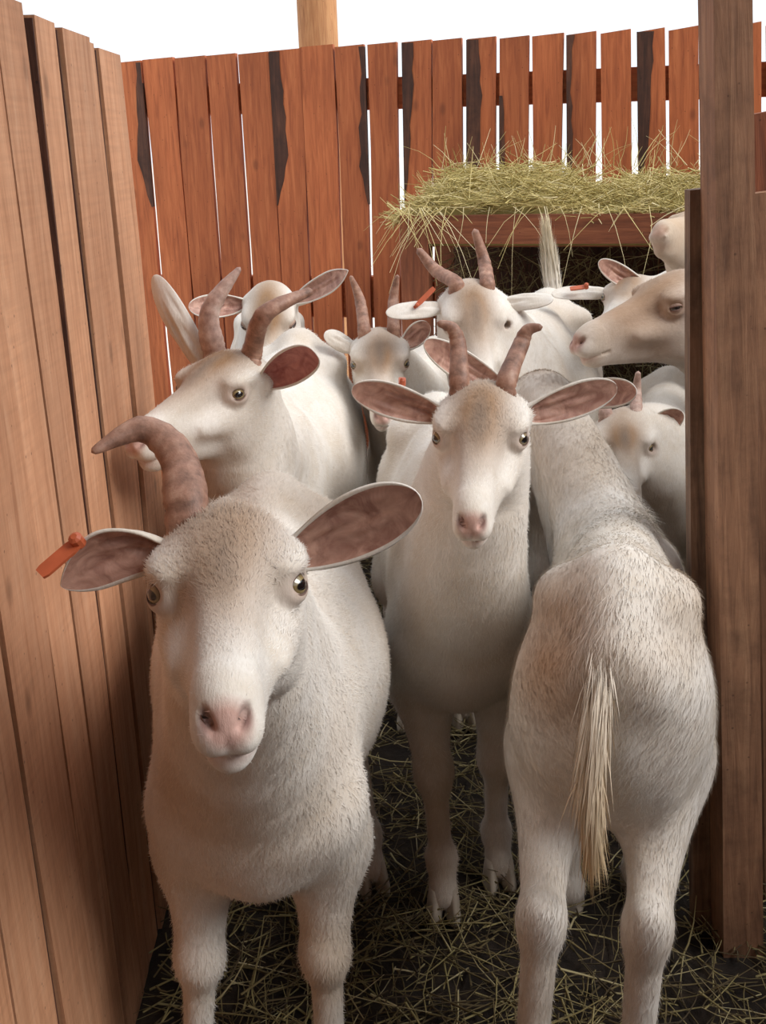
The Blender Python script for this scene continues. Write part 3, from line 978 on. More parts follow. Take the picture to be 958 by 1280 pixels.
def goat(label, root, heading, s=1.0, bw=1.0, E=None, nose=None, hs=1.0, nearer=True, roll=0.0, head_up=None, h=0.006,
         legs=None, body_dz=0.0, L=1.0, horns=(), ears=(), fur=0, colors=None, head_dir=None, eyes=(True, True), closed=False,
         neck_ctl=None, hooves=True, neck_s=1.0, seed=1, tail=None, udder=False, extra=None, flank=0.0, ear_red=False, tilt=0.0, wid=1.0, tufts=(), belly=1.0, stz=0.0):
    """root: ground point under the barrel; heading: compass of the nose in degrees (0 = away from camera, 180 = towards)"""
    rz = -math.radians(heading)
    g = empty('goat', (root[0], root[1], 0), rz)
    tag(g, label, 'goat', 'white goats crowded in the pen')
    Rz = np.array([[math.cos(rz), -math.sin(rz), 0], [math.sin(rz), math.cos(rz), 0], [0, 0, 1]])
    root3 = np.array([root[0], root[1], 0.0])
    loc = lambda p: (np.array(p, float) - root3) @ Rz        # world -> goat frame
    # ---- head frame
    E = np.array(E, float)
    hl = 0.1735 * hs
    if head_dir is None:
        Nn = solve_nose(E, nose[0], nose[1], hl, nearer)
        fw = (Nn - E) / np.linalg.norm(Nn - E)
    else:
        fw = np.array(head_dir, float); fw /= np.linalg.norm(fw)
    up = np.array([0, 0, 1.0]) if head_up is None else np.array(head_up, float)
    B = _basis(fw, up)                                       # forward = eye-mid -> nose tip
    rr = math.radians(roll)
    x = B[:, 0] * math.cos(rr) + B[:, 2] * math.sin(rr); z = np.cross(x, B[:, 1])
    pa = math.atan2(0.034, 0.17)                             # nose tip lies below the head axis
    y = B[:, 1] * math.cos(pa) + z * math.sin(pa); z = np.cross(x, y)
    HRw = np.stack([x, y, z], 1)
    HR = Rz.T @ HRw
    Ho = loc(E) - HR @ (np.array([0, 0, 0.022]) * hs)
    HM = (HR * 1.0, Ho)
    hw = lambda p: root3 + Rz @ (HR @ (np.array(p, float) * hs) + Ho)
    hp = lambda *p: HR @ (np.array(p, float) * hs) + Ho      # head coords -> goat frame

    K = Skin()
    S = np.array([s, s * L, s])
    P = lambda X, Y, Z: np.array([X * wid, Y, Z]) * S + np.array([0, 0, body_dz + tilt * Y])
    # torso
    K.ell(P(0, .10, .535), np.array([.105 * (0.6 + 0.4 * bw), .23 * L, .165]) * s, 0.04)
    K.ell(P(0, -.08, .50 + .178 * (1 - belly) * 0.8), np.array([.165 * bw, .25 * L, .178 * belly]) * s, 0.09 * belly)
    if flank:
        K.ell(P(flank, -.06, .48), np.array([.12, .2 * L, .14]) * s, 0.08)
    K.ell(P(0, -.25, .585), np.array([.082, .12 * L, .115]) * s, 0.08)
    K.cap(P(0, .19, .695), P(0, -.05, .675), .030 * s, .026 * s, 0.07)
    K.cap(P(0, -.05, .675), P(0, -.22, .70), .026 * s, .028 * s, 0.06)
    K.cap(P(0, -.22, .70), P(0, -.335, .635), .028 * s, .022 * s, 0.05)
    for q in (-1, 1):
        K.ell(P(q * .074, -.195, .676), np.array([.026, .042, .022]) * s, 0.05)      # hook bones
        K.ell(P(q * .045, -.335, .600), np.array([.020, .02, .022]) * s, 0.045)     # pin bones
        K.ell(P(q * .072, .215, .53), np.array([.036, .085 * L, .135]) * s, 0.055)   # shoulders
    K.ell(P(0, .275, .455), np.array([.072, .07 * L, .095]) * s, 0.055)              # brisket
    # legs: each list is hip/shoulder, stifle/elbow, hock/knee, fetlock, foot (goat frame metres)
    dflt = {}
    for q, nm in ((-1, 'l'), (1, 'r')):
        dflt['f' + nm] = [P(q * .070, .26, .47), P(q * .075, .205, .385), P(q * .070, .225, .235), P(q * .072, .225, .085), P(q * .074, .250, .035)]
        dflt['h' + nm] = [P(q * .050, -.245, .57), P(q * .080, -.13, .41 + stz), P(q * .066, -.335, .285 + stz * .3), P(q * .066, -.325, .085), P(q * .068, -.30, .035)]
    for k_, v_ in dflt.items():
        for j in (3, 4): v_[j][2] -= body_dz
        v_[2][2] -= body_dz * 0.6
    feet = []
    for nm in ('fl', 'fr', 'hl', 'hr'):
        J = dflt[nm]
        ov = (legs or {}).get(nm)
        if ov is not None and 'foot' in ov:
            ft = loc((*ov['foot'], 0)); dx = ft[:2] - J[4][:2]
            for j, wgt in ((4, 1), (3, 0.93), (2, ov.get('knee', 0.55)), (1, 0.12)): J[j][:2] = J[j][:2] + dx * wgt
        if ov is not None and 'joint' in ov:
            for j, p in ov['joint'].items(): J[j] = loc(p)
        feet.append((nm, J))
        if nm[0] == 'f':
            K.cap(J[0], J[1], .052 * s, .046 * s, 0.045)
            K.cap(J[1], J[2], .047 * s, .0265 * s, 0.04)
            K.ell(J[2] + np.array([0, .004, 0]), np.array([.027, .029, .036]) * s, 0.02)
            K.cap(J[2], J[3], .0215 * s, .0185 * s, 0.02)
        else:
            K.ell((J[0] + J[1]) / 2, np.array([.040, .115 * L, .13]) * s, 0.05)
            K.cap(J[0], J[1], .056 * s, .050 * s, 0.045)
            K.cap(J[1], J[2], .050 * s, .024 * s, 0.04)
            K.cap(J[2] + np.array([0, -.012, .022]) * s, J[2] + np.array([0, .002, -.02]) * s, .0185 * s, .024 * s, 0.02)
            K.cap(J[2], J[3], .0235 * s, .0195 * s, 0.02)
        K.ell(J[3], np.array([.025, .026, .026]) * s, 0.015)
        K.cap(J[3], J[4], .021 * s, .0235 * s, 0.012)
    # neck
    kneck = len(K.p)
    n0 = P(0, .215, .625); n1 = hp(0, -.075, -.005)
    c_ = P(0, .33, .70) if neck_ctl is None else loc(neck_ctl)
    t0 = P(0, .27, .515); t1 = hp(0, -.03, -.045)
    cc = c_ + (t0 - n0) * 0.45 + (t1 - n1) * 0.3
    bez = lambda a, c, b, u: a * (1 - u) ** 2 + 2 * c * u * (1 - u) + b * u * u
    nseg = 5
    for i in range(nseg):
        u0, u1 = i / nseg, (i + 1) / nseg
        r0 = lambda u: (.078 * (1 - u) + .046 * u) * s * neck_s
        r1 = lambda u: (.082 * (1 - u) + .040 * u) * s * neck_s
        K.cap(bez(n0, c_, n1, u0), bez(n0, c_, n1, u1), r0(u0), r0(u1), 0.045)
        K.cap(bez(t0, cc, t1, u0), bez(t0, cc, t1, u1), r1(u0), r1(u1), 0.045)
    # head
    hv = lambda *a: np.array(a, float) * hs
    e_ = lambda c, r, k, R=None, sub=False: K.ell(hv(*c), hv(*r), k * hs, R, sub, HM)
    c2 = lambda a, b, ra, rb, k, sx=1.0, sub=False: K.cap(hv(*a), hv(*b), ra * hs, rb * hs, k * hs, sx, sub, HM)
    e_((0, -.050, .016), (.051, .058, .050), .035)
    e_((0, -.018, .036), (.044, .056, .026), .03)
    c2((0, -.005, -.002), (0, .142, -.008), .042, .0185, .025, 1.0)
    c2((0, .00, -.020), (0, .138, -.024), .032, .0170, .022, 1.0)
    c2((0, .00, .041), (0, .135, .009), .014, .008, .020, 1.5)
    c2((0, -.02, -.056), (0, .128, -.041), .025, .0145, .025, 1.0)
    e_((0, .150, -.010), (.0195, .027, .0225), .016)
    for q in (-1, 1):
        e_((q * .032, -.024, -.030), (.020, .046, .040), .03)
        e_((q * .044, -.004, .039), (.017, .030, .011), .016)
        e_((q * .0095, .161, -.021), (.0125, .017, .0135), .010)
        e_((q * .048, -.055, .024), (.017, .017, .017), .015)
        e_((q * .036, .040, -.014), (.010, .040, .012), .022)
    e_((0, .143, -.044), (.0135, .019, .0125), .012)
    for q in (-1, 1):
        ax = np.array([q * 0.80, .52, .22]); ax /= np.linalg.norm(ax)
        ec = np.array([q * .0450, .008, .0205])
        e_(tuple(ec + ax * 0.001), (.0175, .0185, .0150), .010)
        e_(tuple(ec + ax * 0.0165), (.0095, .0105, .0065), .008, None, True)

        # nostril: a comma running up and out
        a = q * 0.62
        Rn = np.array([[math.cos(a), 0, math.sin(a)], [0, 1, 0], [-math.sin(a), 0, math.cos(a)]])
        e_((q * .0125, .1730, -.005), (.0032, .009, .0085), .005, Rn, True)
        # corner of the mouth
        c2((q * .004, .173, -.0365), (q * .023, .126, -.0310), .0022, .0016, .004, 1.0, True)
    c2((0, .182, -.014), (0, .177, -.034), .0016, .0016, .004, 1.0, True)

    V, F = K.mesh(h)
    V = relax(V, F, 2)
    c = V[F].mean(1)
    hq = ((c - Ho) @ HR) / hs
    sel = (hq[:, 1] > -.08) & (hq[:, 1] < .25) & (np.abs(hq[:, 0]) < .1) & (np.abs(hq[:, 2]) < .09)
    if h <= 0.0066: V, F = refine(K, V, F, sel)
    else: F = np.concatenate([F[:, [0, 1, 2]], F[:, [0, 2, 3]]])
    if h <= 0.0056:
        c = V[F].mean(1); hq = ((c - Ho) @ HR) / hs
        sel = ((np.abs(np.abs(hq[:, 0]) - .052) < .026) & (np.abs(hq[:, 1] - .012) < .03) & (np.abs(hq[:, 2] - .02) < .026)) | ((hq[:, 1] > .125) & (np.abs(hq[:, 0]) < .05) & (np.abs(hq[:, 2]) < .07))
        V, F = refine(K, V, F, sel)
    # settle on the true surface
    Q = ((V - Ho) @ HR) / hs
    near = np.nonzero((Q[:, 1] > -.05) & (Q[:, 1] < .25) & (np.abs(Q[:, 0]) < .1) & (np.abs(Q[:, 2]) < .1))[0]
    for _ in range(2 if h < 0.0075 else 0):
        d = K.eval(V[near], kneck); G = K.grad(V[near], d, kneck); G /= np.linalg.norm(G, axis=1, keepdims=True) + 1e-9
        V[near] -= G * np.clip(d, -h * .7, h * .7)[:, None]
    Q = ((V - Ho) @ HR) / hs
    # ---- coat colour (hide and hair pigment, plus the tone spots in colors)
    c = np.tile(WHITE, (len(V), 1))
    nz = smooth_noise(V, 14, seed); nz2 = smooth_noise(V, 40, seed + 5)
    def lay(w, colr):
        nonlocal c
        w = np.clip(w, 0, 1)[:, None]; c = c * (1 - w) + np.array(colr) * w
    inhead = (Q[:, 1] > -.12) & (Q[:, 1] < .22) & (np.abs(Q[:, 0]) < .1) & (np.abs(Q[:, 2]) < .1)
    hz = inhead.astype(float)
    lay(hz * spot(Q, (0, .002, .050), (.058, .16, .066), .65) * (0.85 + 0.3 * nz2), TAN)
    lay(hz * spot(Q, (0, .02, .045), (.016, .07, .045), .8) * (0.7 + 0.4 * nz2), (0.22, 0.17, 0.135))
    lay(hz * spot(Q, (0, .179, -.009), (.022, .030, .021), .5) * 0.85, PINK)
    lay(hz * spot(Q, (0, .155, -.038), (.03, .035, .012), .8) * 0.5, PINK)
    for q in (-1, 1):
        lay(hz * spot(Q, (q * .054, .014, .022), (.024, .027, .020), .7) * 0.8, (0.46, 0.33, 0.27))
        lay(hz * spot(Q, (q * .0135, .175, -.005), (.0065, .016, .0115), .5) * 0.8, (0.22, 0.10, 0.085))
        lay(hz * spot(Q, (q * .055, .045, .004), (.02, .05, .03), .9) * 0.10, TAN)
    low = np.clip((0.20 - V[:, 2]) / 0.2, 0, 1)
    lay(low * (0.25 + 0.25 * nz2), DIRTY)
    lay(np.clip(nz - 0.1, 0, 1) * 0.75 * (1 - hz), (0.52, 0.39, 0.27))
    for it in (colors or ()):     # world point, radius, colour, strength
        ctr = loc(it[0]); lay(spot(V, ctr, it[1], it[4] if len(it) > 4 else 0.9) * it[3] * (0.8 + 0.35 * nz2), it[2])
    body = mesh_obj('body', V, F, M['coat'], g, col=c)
    # ---- fur: short flat hairs lying along the coat
    if fur:
        tri = V[F]; n_ = np.cross(tri[:, 1] - tri[:, 0], tri[:, 2] - tri[:, 0]); ar = np.linalg.norm(n_, axis=1) / 2
        fc = tri.mean(1); fq = ((fc - Ho) @ HR) / hs
        hd = (fq[:, 1] > -.07) & (fq[:, 1] < .22) & (np.abs(fq[:, 0]) < .09) & (np.abs(fq[:, 2]) < .085)
        den = ar * np.where(hd, np.where(fq[:, 1] > .135, 0.4, 2.6), 1.0)
        den[hd & (np.abs(np.abs(fq[:, 0]) - .053) < .02) & (np.abs(fq[:, 1] - .014) < .018) & (np.abs(fq[:, 2] - .021) < .014)] = 0
        r_ = np.random.default_rng(seed)
        pick = r_.choice(len(F), fur, p=den / den.sum())
        w = r_.dirichlet((1, 1, 1), fur)
        p = (tri[pick] * w[..., None]).sum(1); nn = n_[pick] / (2 * ar[pick][:, None] + 1e-12)
        flow = np.tile(np.array([0, -1.0, -0.75]), (fur, 1))
        flow[p[:, 2] < 0.33 * s] = (0, -0.1, -1)
        isn = (p[:, 1] > .24 * s * L) & ~hd[pick]
        flow[isn] = np.array([0, -0.55, -0.9])
        flow[hd[pick]] = -HR[:, 1] * 1.0
        flow = flow + r_.normal(0, 0.30, flow.shape)
        flow -= nn * (flow * nn).sum(1, keepdims=True); flow /= np.linalg.norm(flow, axis=1, keepdims=True) + 1e-9
        ln = r_.uniform(0.007, 0.016, fur) * np.where(hd[pick], np.where(fq[pick, 1] > .06, 0.45, 0.75), 1.0)
        lift = r_.uniform(0.08, 0.32, fur)
        for tp, tr, tm in tufts:      # places where the hair grows long: point, radius, factor
            w_ = spot(p, loc(tp), tr, 0.7); ln = ln * (1 + (tm - 1) * w_); lift = lift * (1 + 0.5 * w_)
        tip = p + (flow * np.cos(lift)[:, None] + nn * np.sin(lift)[:, None]) * ln[:, None]
        sd = np.cross(flow, nn); wd = r_.uniform(0.00035, 0.0007, fur)[:, None]
        FV = np.stack([p - sd * wd - nn * 0.001, p + sd * wd - nn * 0.001, tip], 1).reshape(-1, 3)
        FF = np.arange(fur * 3).reshape(-1, 3)
        cf = c[F[pick]].mean(1) * r_.uniform(0.90, 1.12, (fur, 1))
        fo = mesh_obj('fur', FV, FF, M['fur'], g, col=np.repeat(np.clip(cf, 0, 0.9), 3, 0))
        nrm = np.repeat(nn, 3, 0).astype(np.float32)
        fo.data.normals_split_custom_set(nrm.tolist())
        tag(fo, kind='stuff')
    # ---- eyes
    for q, on in zip((-1, 1), eyes):
        if not on: continue
        ax = np.array([q * 0.80, .52, .22]); ax /= np.linalg.norm(ax)
        ec = np.array([q * .0450, .008, .0205])
        eo = bpy.data.objects.new('eye', eye_mesh()); link(eo, g)
        zl = HR @ ax; xl = HR @ np.array([0, 1.0, 0]); xl = xl - zl * (xl @ zl); xl /= np.linalg.norm(xl); yl = np.cross(zl, xl)
        o_ = hp(*(ec + ax * 0.0015))
        mb = Matrix(((xl[0], yl[0], zl[0], o_[0]), (xl[1], yl[1], zl[1], o_[1]), (xl[2], yl[2], zl[2], o_[2]), (0, 0, 0, 1))) @ Matrix.Scale(hs, 4)
        eo.matrix_basis = mb
        V_, F_, c_2 = eyelid_mesh(closed)
        if yl @ HR[:, 2] < 0: V_ = [(x_, -y_, z_) for x_, y_, z_ in V_]; F_ = [f_[::-1] for f_ in F_]
        lo_ = mesh_obj('eyelid', V_, F_, M['coat'], g, col=c_2); lo_.matrix_basis = mb
    # ---- horns: dict(side, pts = world points after the base, r, flat, pale)
    for hn in horns:
        q = hn['side']
        b0 = hp(q * .030, -.050, .045); b1 = hp(q * .031, -.058, .072)
        pts = [b0] + ([b1] if hn.get('b1', True) else []) + [loc(p) for p in hn['pts']]
        V_, F_, c_2 = tube(pts, hn.get('r', [.017, .016, .014, .010, .004]), flat=hn.get('flat', 0.78), ridge=hn.get('ridge', 0.045), up=HR[:, 0])
        mesh_obj('horn', V_, F_, M['horn_pale' if hn.get('pale') else 'horn'], g, col=c_2)
    # ---- ears: dict(side, tip (world), face (world dir), w, ...)
    for en in ears:
        q = en['side']
        b0 = hp(q * en.get('bx', .046), en.get('by', -.052), en.get('bz', .022))
        fd = Rz.T @ np.array(en['face'], float)
        V_, F_, mi, c_2 = ear_mesh(b0, loc(en['tip']), fd, en.get('w', .062) * hs, en.get('droop', 0.2), en.get('cup', 0.9), en.get('fold', 0), seed=seed + q, round_=en.get('round', 0.5), base_w=en.get('base_w', 0.32), arch=en.get('arch', 0))
        eo = mesh_obj('ear', V_, F_, [M['coat'], M['ear_red' if ear_red else 'ear_in']], g, mat_idx=mi, col=c_2)
        if en.get('tagpts'):
            for tp in en['tagpts']:
                ear_tag(eo, [loc(p) for p in tp[0]], tp[1], Rz.T @ np.array(tp[2], float))
    # ---- hooves
    if hooves:
        for nm, J in feet:
            if isinstance(hooves, (tuple, list)) and nm not in hooves: continue
            d = J[4] - J[3]; d[2] = 0
            yaw = math.atan2(-d[0], d[1]) if np.linalg.norm(d) > 1e-4 else 0
            for q in (-1, 1):
                co = bpy.data.objects.new('hoof_claw', claw_mesh(M['hoof'])); link(co, g)
                off = np.array([q * .0140 * math.cos(yaw), q * .0140 * math.sin(yaw), 0]) * s
                co.location = (J[4][0] + off[0], J[4][1] + off[1], 0.0)
                co.rotation_euler = (0, 0, yaw - q * 0.10); co.scale = (s * 1.2,) * 3
    if tail: make_tail(g, [loc(p) for p in tail['pts']], tail['r'], tail.get('col'), seed, tail.get('n', 1200), tail.get('hl', .03))
    if udder:
        V_, F_, c_2 = tube([loc(p) for p in udder], [.03, .034, .026, .012, .004], ns=16, flat=1.2, nr=24)
        mesh_obj('udder', V_, F_, M['udder'], g)
    return g, hw, loc


def ear_tag(parent, pts, size, normal):
    """a flat plastic flag with a round stud, from pts[0] (at the ear) to pts[1]"""
    a, b = np.array(pts[0]), np.array(pts[1]); d = (b - a) / np.linalg.norm(b - a)
    n = normal - d * (normal @ d); n /= np.linalg.norm(n); s = np.cross(d, n)
    L = np.linalg.norm(b - a); w, t = size
    vs, fs = [], []
    sec = [(0, .55), (.15, .8), (.3, 1), (.9, 1), (1, .8)]
    for u, k in sec:
        for x, y in ((-1, -1), (1, -1), (1, 1), (-1, 1)): vs.append(a + d * L * u + s * x * w * k / 2 + n * y * t / 2)
    for i in range(len(sec) - 1):
        for j in range(4): fs.append((i * 4 + j, i * 4 + (j + 1) % 4, i * 4 + 4 + (j + 1) % 4, i * 4 + 4 + j))
    fs.append((3, 2, 1, 0)); e = (len(sec) - 1) * 4; fs.append((e, e + 1, e + 2, e + 3))
    # stud
    c = a + d * L * 0.12; o = len(vs); ns_ = 10
    for hgt, r in ((-t * 1.2, w * .42), (t * 2.4, w * .42), (t * 3.2, w * .2)):
        for j in range(ns_):
            an = 2 * math.pi * j / ns_; vs.append(c + n * hgt + (d * math.cos(an) + s * math.sin(an)) * r)
    for i in range(2):
        for j in range(ns_): fs.append((o + i * ns_ + j, o + i * ns_ + (j + 1) % ns_, o + (i + 1) * ns_ + (j + 1) % ns_, o + (i + 1) * ns_ + j))
    fs.append(tuple(o + 2 * ns_ + j for j in range(ns_))); fs.append(tuple(o + j for j in range(ns_))[::-1])
    ob = mesh_obj('ear_tag', vs, fs, M['tag'], parent, smooth=False)
    bm = bmesh.new(); bm.from_mesh(ob.data); bmesh.ops.recalc_face_normals(bm, faces=bm.faces[:]); bm.to_mesh(ob.data); bm.free()
    ob['label'] = 'orange plastic tag'
    return ob


def make_tail(g, pts, rad, col, seed, n, hl):
    colr = np.array(col if col is not None else WHITE)
    V_, F_, c_2 = tube(pts, rad, ns=12, flat=0.62, ridge=0.05, nr=22)
    V_ = np.array(V_); nr = 22
    tt = np.clip(np.arange(len(V_)) / (12.0 * nr), 0, 1)[:, None] ** 0.8; cc = WHITE * (1 - tt) + colr * tt; cc *= np.random.default_rng(seed).uniform(0.9, 1.05, (len(V_), 1))
    t = mesh_obj('tail', V_, F_, M['coat'], g, col=cc)
    r_ = np.random.default_rng(seed)
    P_ = np.array(pts); m = len(P_) - 1
    idx = r_.integers(0, (nr - 1) * 12, n)
    b = V_[idx]; row = idx // 12
    ctr = V_[:nr * 12].reshape(nr, 12, 3).mean(1)
    ax = np.gradient(ctr, axis=0)[row]; ax /= np.linalg.norm(ax, axis=1, keepdims=True)
    out = b - ctr[row]; out /= np.linalg.norm(out, axis=1, keepdims=True) + 1e-9
    d = ax + out * r_.uniform(0.0, 0.16, (n, 1)) + r_.normal(0, 0.07, (n, 3)); d /= np.linalg.norm(d, axis=1, keepdims=True)
    ln = r_.uniform(0.5, 1.3, n) * hl
    sd = np.cross(d, out); sd /= np.linalg.norm(sd, axis=1, keepdims=True) + 1e-9
    wd = r_.uniform(.0004, .0009, n)[:, None]
    mid = b + d * (ln * .55)[:, None]; tip = b + d * ln[:, None] + ax * (ln * .15)[:, None]
    FV = np.stack([b - sd * wd, b + sd * wd, mid + sd * wd * .8, mid - sd * wd * .8, tip], 1).reshape(-1, 3)
    o = np.arange(n) * 5
    FF = np.concatenate([np.stack([o, o + 1, o + 2], 1), np.stack([o, o + 2, o + 3], 1), np.stack([o + 3, o + 2, o + 4], 1)])
    fo = mesh_obj('tail_hair', FV, FF, M['fur'], t, col=np.repeat(np.clip(cc[idx] * r_.uniform(.85, 1.15, (n, 1)), 0, .9), 5, 0))
    tag(fo, kind='stuff')
    return t


# ------------------------------------------------------------------ the herd
CAMW = np.array([0, -1.0, 0.1])

# front goat, one horn, looking into the lens
goat('white goat closest to the camera with one curved brown horn beside left wall', (-0.150, 1.225), 179, s=0.95, bw=0.98, L=0.87,
     E=at(285, 731, 0.77), nose=(283, 908), hs=1.0, roll=0, h=0.005, seed=11, fur=90000, tufts=[(at(285, 640, .84), (.06, .07, .05), 2.0)],
     legs={'hl': {'foot': (-0.034, 1.445)}, 'hr': {'foot': (-0.22, 1.47)}, 'fr': {'foot': (-0.248, 1.02)}, 'fl': {'foot': (-0.080, 1.02)}},
     horns=[dict(side=1, pts=[at(226, 582, .86), at(205, 550, .875), at(172, 537, .875), at(117, 564, .85)], r=[.019, .0185, .0165, .014, .011, .003])],
     ears=[dict(side=1, tip=at(76, 733, .79), face=(0.1, -1, -0.3), w=.052, arch=0.20, droop=-0.1, cup=0.8, bz=.036, round=.8,
                tagpts=[([at(104, 672, .785), at(50, 718, .765)], (.013, .0025), (0.2, -0.3, 1))]),
           dict(side=-1, tip=at(525, 620, .80), face=(-0.1, -1, -0.05), w=.054, droop=0.15, cup=0.75)],
     hooves=('hl', 'hr'), neck_ctl=(-0.14, 0.95, 0.70),
     colors=[(at(285, 690, .80), (.065, .08, .07), (0.34, 0.205, 0.115), 0.75, .8), (at(305, 760, .76), (.016, .04, .05), (0.24, 0.18, 0.14), 0.7)])

# centre goat facing the camera
goat('horned goat at the centre facing the camera with both ears spread wide', (0.104, 1.66), 179, s=0.95, bw=0.64, wid=0.86,
     E=at(601, 543, 1.24), nose=(590, 657), hs=0.93, h=0.005, seed=23, fur=70000,
     legs={'fr': {'foot': (0.077, 1.375)}, 'fl': {'foot': (0.17, 1.445)}},
     horns=[dict(side=1, pts=[at(573, 432, 1.32), at(566, 411, 1.325), at(549, 404, 1.32)], r=[.0135, .0125, .0105, .008, .004]),
            dict(side=-1, pts=[at(651, 432, 1.32), at(660, 413, 1.325), at(676, 409, 1.32)], r=[.0135, .0125, .0105, .008, .004])],
     ears=[dict(side=1, tip=at(440, 486, 1.29), face=(0.05, -1, -0.15), w=.046, droop=0.1, cup=0.8,
                tagpts=[([at(503, 483, 1.295), at(503, 473, 1.32)], (.009, .003), (0, -1, 0.2))]),
           dict(side=-1, tip=at(772, 484, 1.29), face=(-0.05, -1, -0.15), w=.048, droop=0.1, cup=0.8)])

# right goat seen from behind
goat('goat with its rump and hanging yellowish tail towards the camera', (0.288, 1.235), 13, s=0.92, L=0.82, bw=0.67, belly=0.86, stz=0.03, wid=0.90, tilt=-0.14,
     E=at(668, 508, 1.78), head_dir=(-0.15, 1, -0.9), hs=0.95, h=0.005, seed=37, fur=90000, tufts=[(at(745, 790, 1.0), (.04, .1, .12), 2.0), (at(870, 925, 1.2), (.05, .08, .06), 2.6), (at(800, 640, 1.45), (.05, .15, .06), 2.2)],
     legs={'fl': {'foot': (0.271, 1.385)}, 'fr': {'foot': (0.388, 1.43)}, 'hl': {'foot': (0.155, 0.985)}, 'hr': {'foot': (0.275, 0.97)}},
     ears=[dict(side=-1, tip=at(531, 427, 1.66), face=(0.1, -1, 0.2), w=.048), dict(side=1, tip=at(796, 489, 1.64), face=(0, -1, 0.2), w=.048)],
     eyes=(False, False), neck_ctl=(0.31, 1.55, 0.64), neck_s=0.85, udder=[(0.245, 1.10, 0.45), (0.235, 1.09, 0.41), (0.228, 1.085, 0.37), (0.224, 1.085, 0.34)],
     colors=[(at(690, 790, 1.02), (.075, .12, .12), (0.46, 0.28, 0.165), 0.95, .7), (at(760, 900, 1.0), (.03, .08, .10), (0.5, 0.38, 0.24), 0.6), (at(800, 660, 1.4), (.05, .06, .05), (0.42, 0.36, 0.30), 0.6)],
     tail=dict(pts=[at(753, 765, 1.06), at(750, 850, .975), at(740, 960, .945), at(742, 1050, .95)], r=[.012, .018, .017, .004], col=(0.66, 0.48, 0.27), n=2000, hl=.06))

# left goat in three-quarter view
goat('horned goat at left turning its nose against the board wall', (-0.196, 2.03), 187, s=1.03, neck_s=0.9, bw=0.88,
     E=at(268, 487, 1.50), nose=(170, 556), hs=0.98, h=0.006, seed=41, fur=45000, ear_red=True,
     horns=[dict(side=1, pts=[at(262, 392, 1.56), at(299, 336, 1.58)], r=[.021, .018, .013, .004], pale=True, b1=False),
            dict(side=-1, pts=[at(332, 392, 1.50), at(388, 364, 1.54)], r=[.017, .016, .013, .006])],
     ears=[dict(side=1, tip=at(193, 344, 1.60), face=(0.3, 1, 0.1), w=.042), dict(side=-1, tip=at(394, 441, 1.46), face=(0.05, -1, -0.1), w=.052, cup=0.8, round=.35)],
     neck_ctl=(-0.19, 1.58, 0.62))

# behind: goat with hornless poll
goat('hornless goat behind the left horned goat with only its poll and ears showing', (-0.29, 2.86), 175, s=0.97, bw=.85,
     E=at(336, 401, 2.43), nose=(332, 487), hs=1.02, closed=True, h=0.008, seed=53,
     ears=[dict(side=1, tip=at(236, 384, 2.42), face=(0, -1, 0.3), w=.05), dict(side=-1, tip=at(435, 338, 2.4), face=(-0.2, -1, 0.4), w=.046, round=.9)])

goat('small-faced horned goat standing in the gap between the left goat and the centre goat', (0.105, 2.50), 192, s=0.9, L=.80, bw=.72, wid=.85,
     E=at(475, 452, 2.14), nose=(478, 522), hs=0.96, h=0.0065, seed=59, fur=15000,
     horns=[dict(side=1, pts=[at(450, 375, 2.22), at(439, 346, 2.22)], r=[.015, .0135, .011, .004]),
            dict(side=-1, pts=[at(492, 375, 2.22), at(497, 345, 2.22)], r=[.015, .0135, .011, .004])],
     ears=[dict(side=1, tip=at(406, 416, 2.2), face=(0, 0.6, -0.8), w=.044), dict(side=-1, tip=at(536, 404, 2.2), face=(0, -1, 0.1), w=.044)])

goat('goat with tall splayed horns in front of the manger and its tail raised', (0.335, 2.37), 199, s=1.07, L=0.86, bw=0.84,
     E=at(592, 402, 2.08), nose=(606, 490), hs=1.0, h=0.0065, seed=61, fur=20000,
     horns=[dict(side=1, pts=[at(545, 338, 2.16), at(524, 313, 2.16)], r=[.0165, .015, .0125, .007]),
            dict(side=-1, pts=[at(605, 325, 2.16), at(594, 289, 2.16)], r=[.0165, .015, .0125, .007])],
     ears=[dict(side=1, tip=at(483, 393, 2.08), face=(0, 0.6, -0.8), w=.044, tagpts=[([at(518, 385, 2.085), at(543, 360, 2.10)], (.010, .003), (0, -1, 0.2))]),
           dict(side=-1, tip=at(692, 375, 2.08), face=(0, 0.6, -0.8), w=.044)],
     tail=dict(pts=[at(694, 378, 2.60), at(690, 350, 2.62), at(687, 322, 2.62), at(683, 288, 2.61)], r=[.024, .028, .022, .004], col=(0.76, 0.66, 0.48), n=1200, hl=.04))

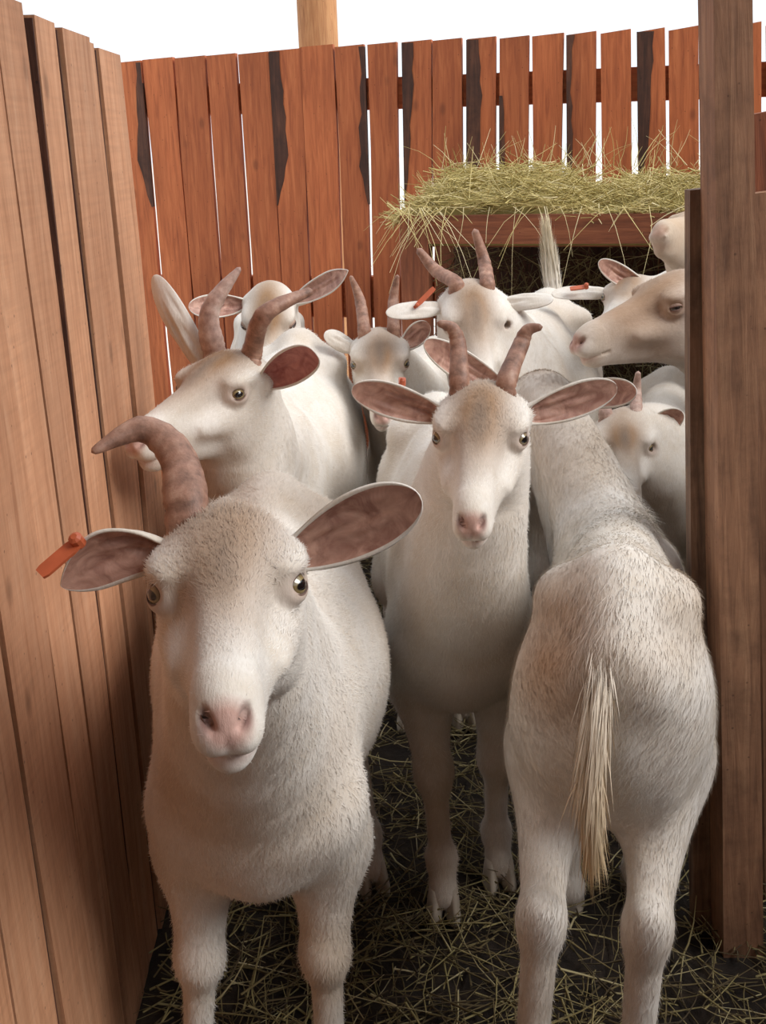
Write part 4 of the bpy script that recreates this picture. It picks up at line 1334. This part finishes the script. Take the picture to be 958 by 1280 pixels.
goat('goat with brown painted shade on its face poking its head in profile past the right post', (0.95, 1.82), 272, s=0.98, bw=.9,
     E=at(828, 379, 1.73), nose=(722, 430), hs=0.95, h=0.0055, seed=67, fur=30000, closed=True,
     ears=[dict(side=-1, tip=at(905, 345, 1.66), face=(0, -1, 0), w=.044), dict(side=1, tip=at(900, 330, 1.86), face=(0, -1, 0), w=.044)],
     neck_ctl=(0.68, 1.80, 0.84), neck_s=0.9,
     colors=[(at(800, 365, 1.70), (.20, .14, .12), (0.44, 0.29, 0.19), 0.85, .6)])  # brown spot paints the shade on the camera-facing cheek into the coat

goat('low-headed goat peering out under the chin of the goat in profile', (0.62, 2.29), 197, s=0.83, bw=.76,
     E=at(778, 557, 2.0), nose=(788, 625), hs=0.95, h=0.0065, seed=71, fur=15000,
     horns=[dict(side=-1, pts=[at(796, 490, 2.08), at(798, 466, 2.08)], r=[.015, .013, .010, .005], pale=True),
            dict(side=1, pts=[at(757, 495, 2.08), at(752, 474, 2.08)], r=[.015, .013, .010, .005], pale=True)],
     ears=[dict(side=-1, tip=at(854, 516, 2.02), face=(0, -1, 0), w=.05), dict(side=1, tip=at(705, 540, 2.02), face=(0, -1, 0), w=.05)])

goat('goat behind the profile goat showing an orange tag on its outstretched ear', (1.16, 2.38), 267, s=0.92, bw=.72, neck_ctl=(0.80, 2.37, 0.88), neck_s=0.85,
     E=at(785, 372, 2.36), nose=(760, 408), hs=0.92, h=0.008, seed=73,
     ears=[dict(side=1, tip=at(690, 369, 2.36), face=(0, 0.6, -0.8), w=.045, bx=.05, tagpts=[([at(736, 358, 2.35), at(713, 361, 2.35)], (.012, .003), (0, -0.6, 1))]),
           dict(side=-1, tip=at(749, 327, 2.34), face=(0, -1, 0.2), w=.045)])

goat('goat at the far right whose tan muzzle shows above the profile goat', (1.10, 2.12), 270, s=1.0, bw=.75,
     E=at(868, 288, 2.12), nose=(824, 290), hs=0.95, h=0.008, seed=79,
     ears=[dict(side=-1, tip=at(930, 280, 2.08), face=(0, -1, 0), w=.05)],
     colors=[(at(840, 285, 2.1), (.2, .2, .15), (0.56, 0.40, 0.26), 0.8, .5)])
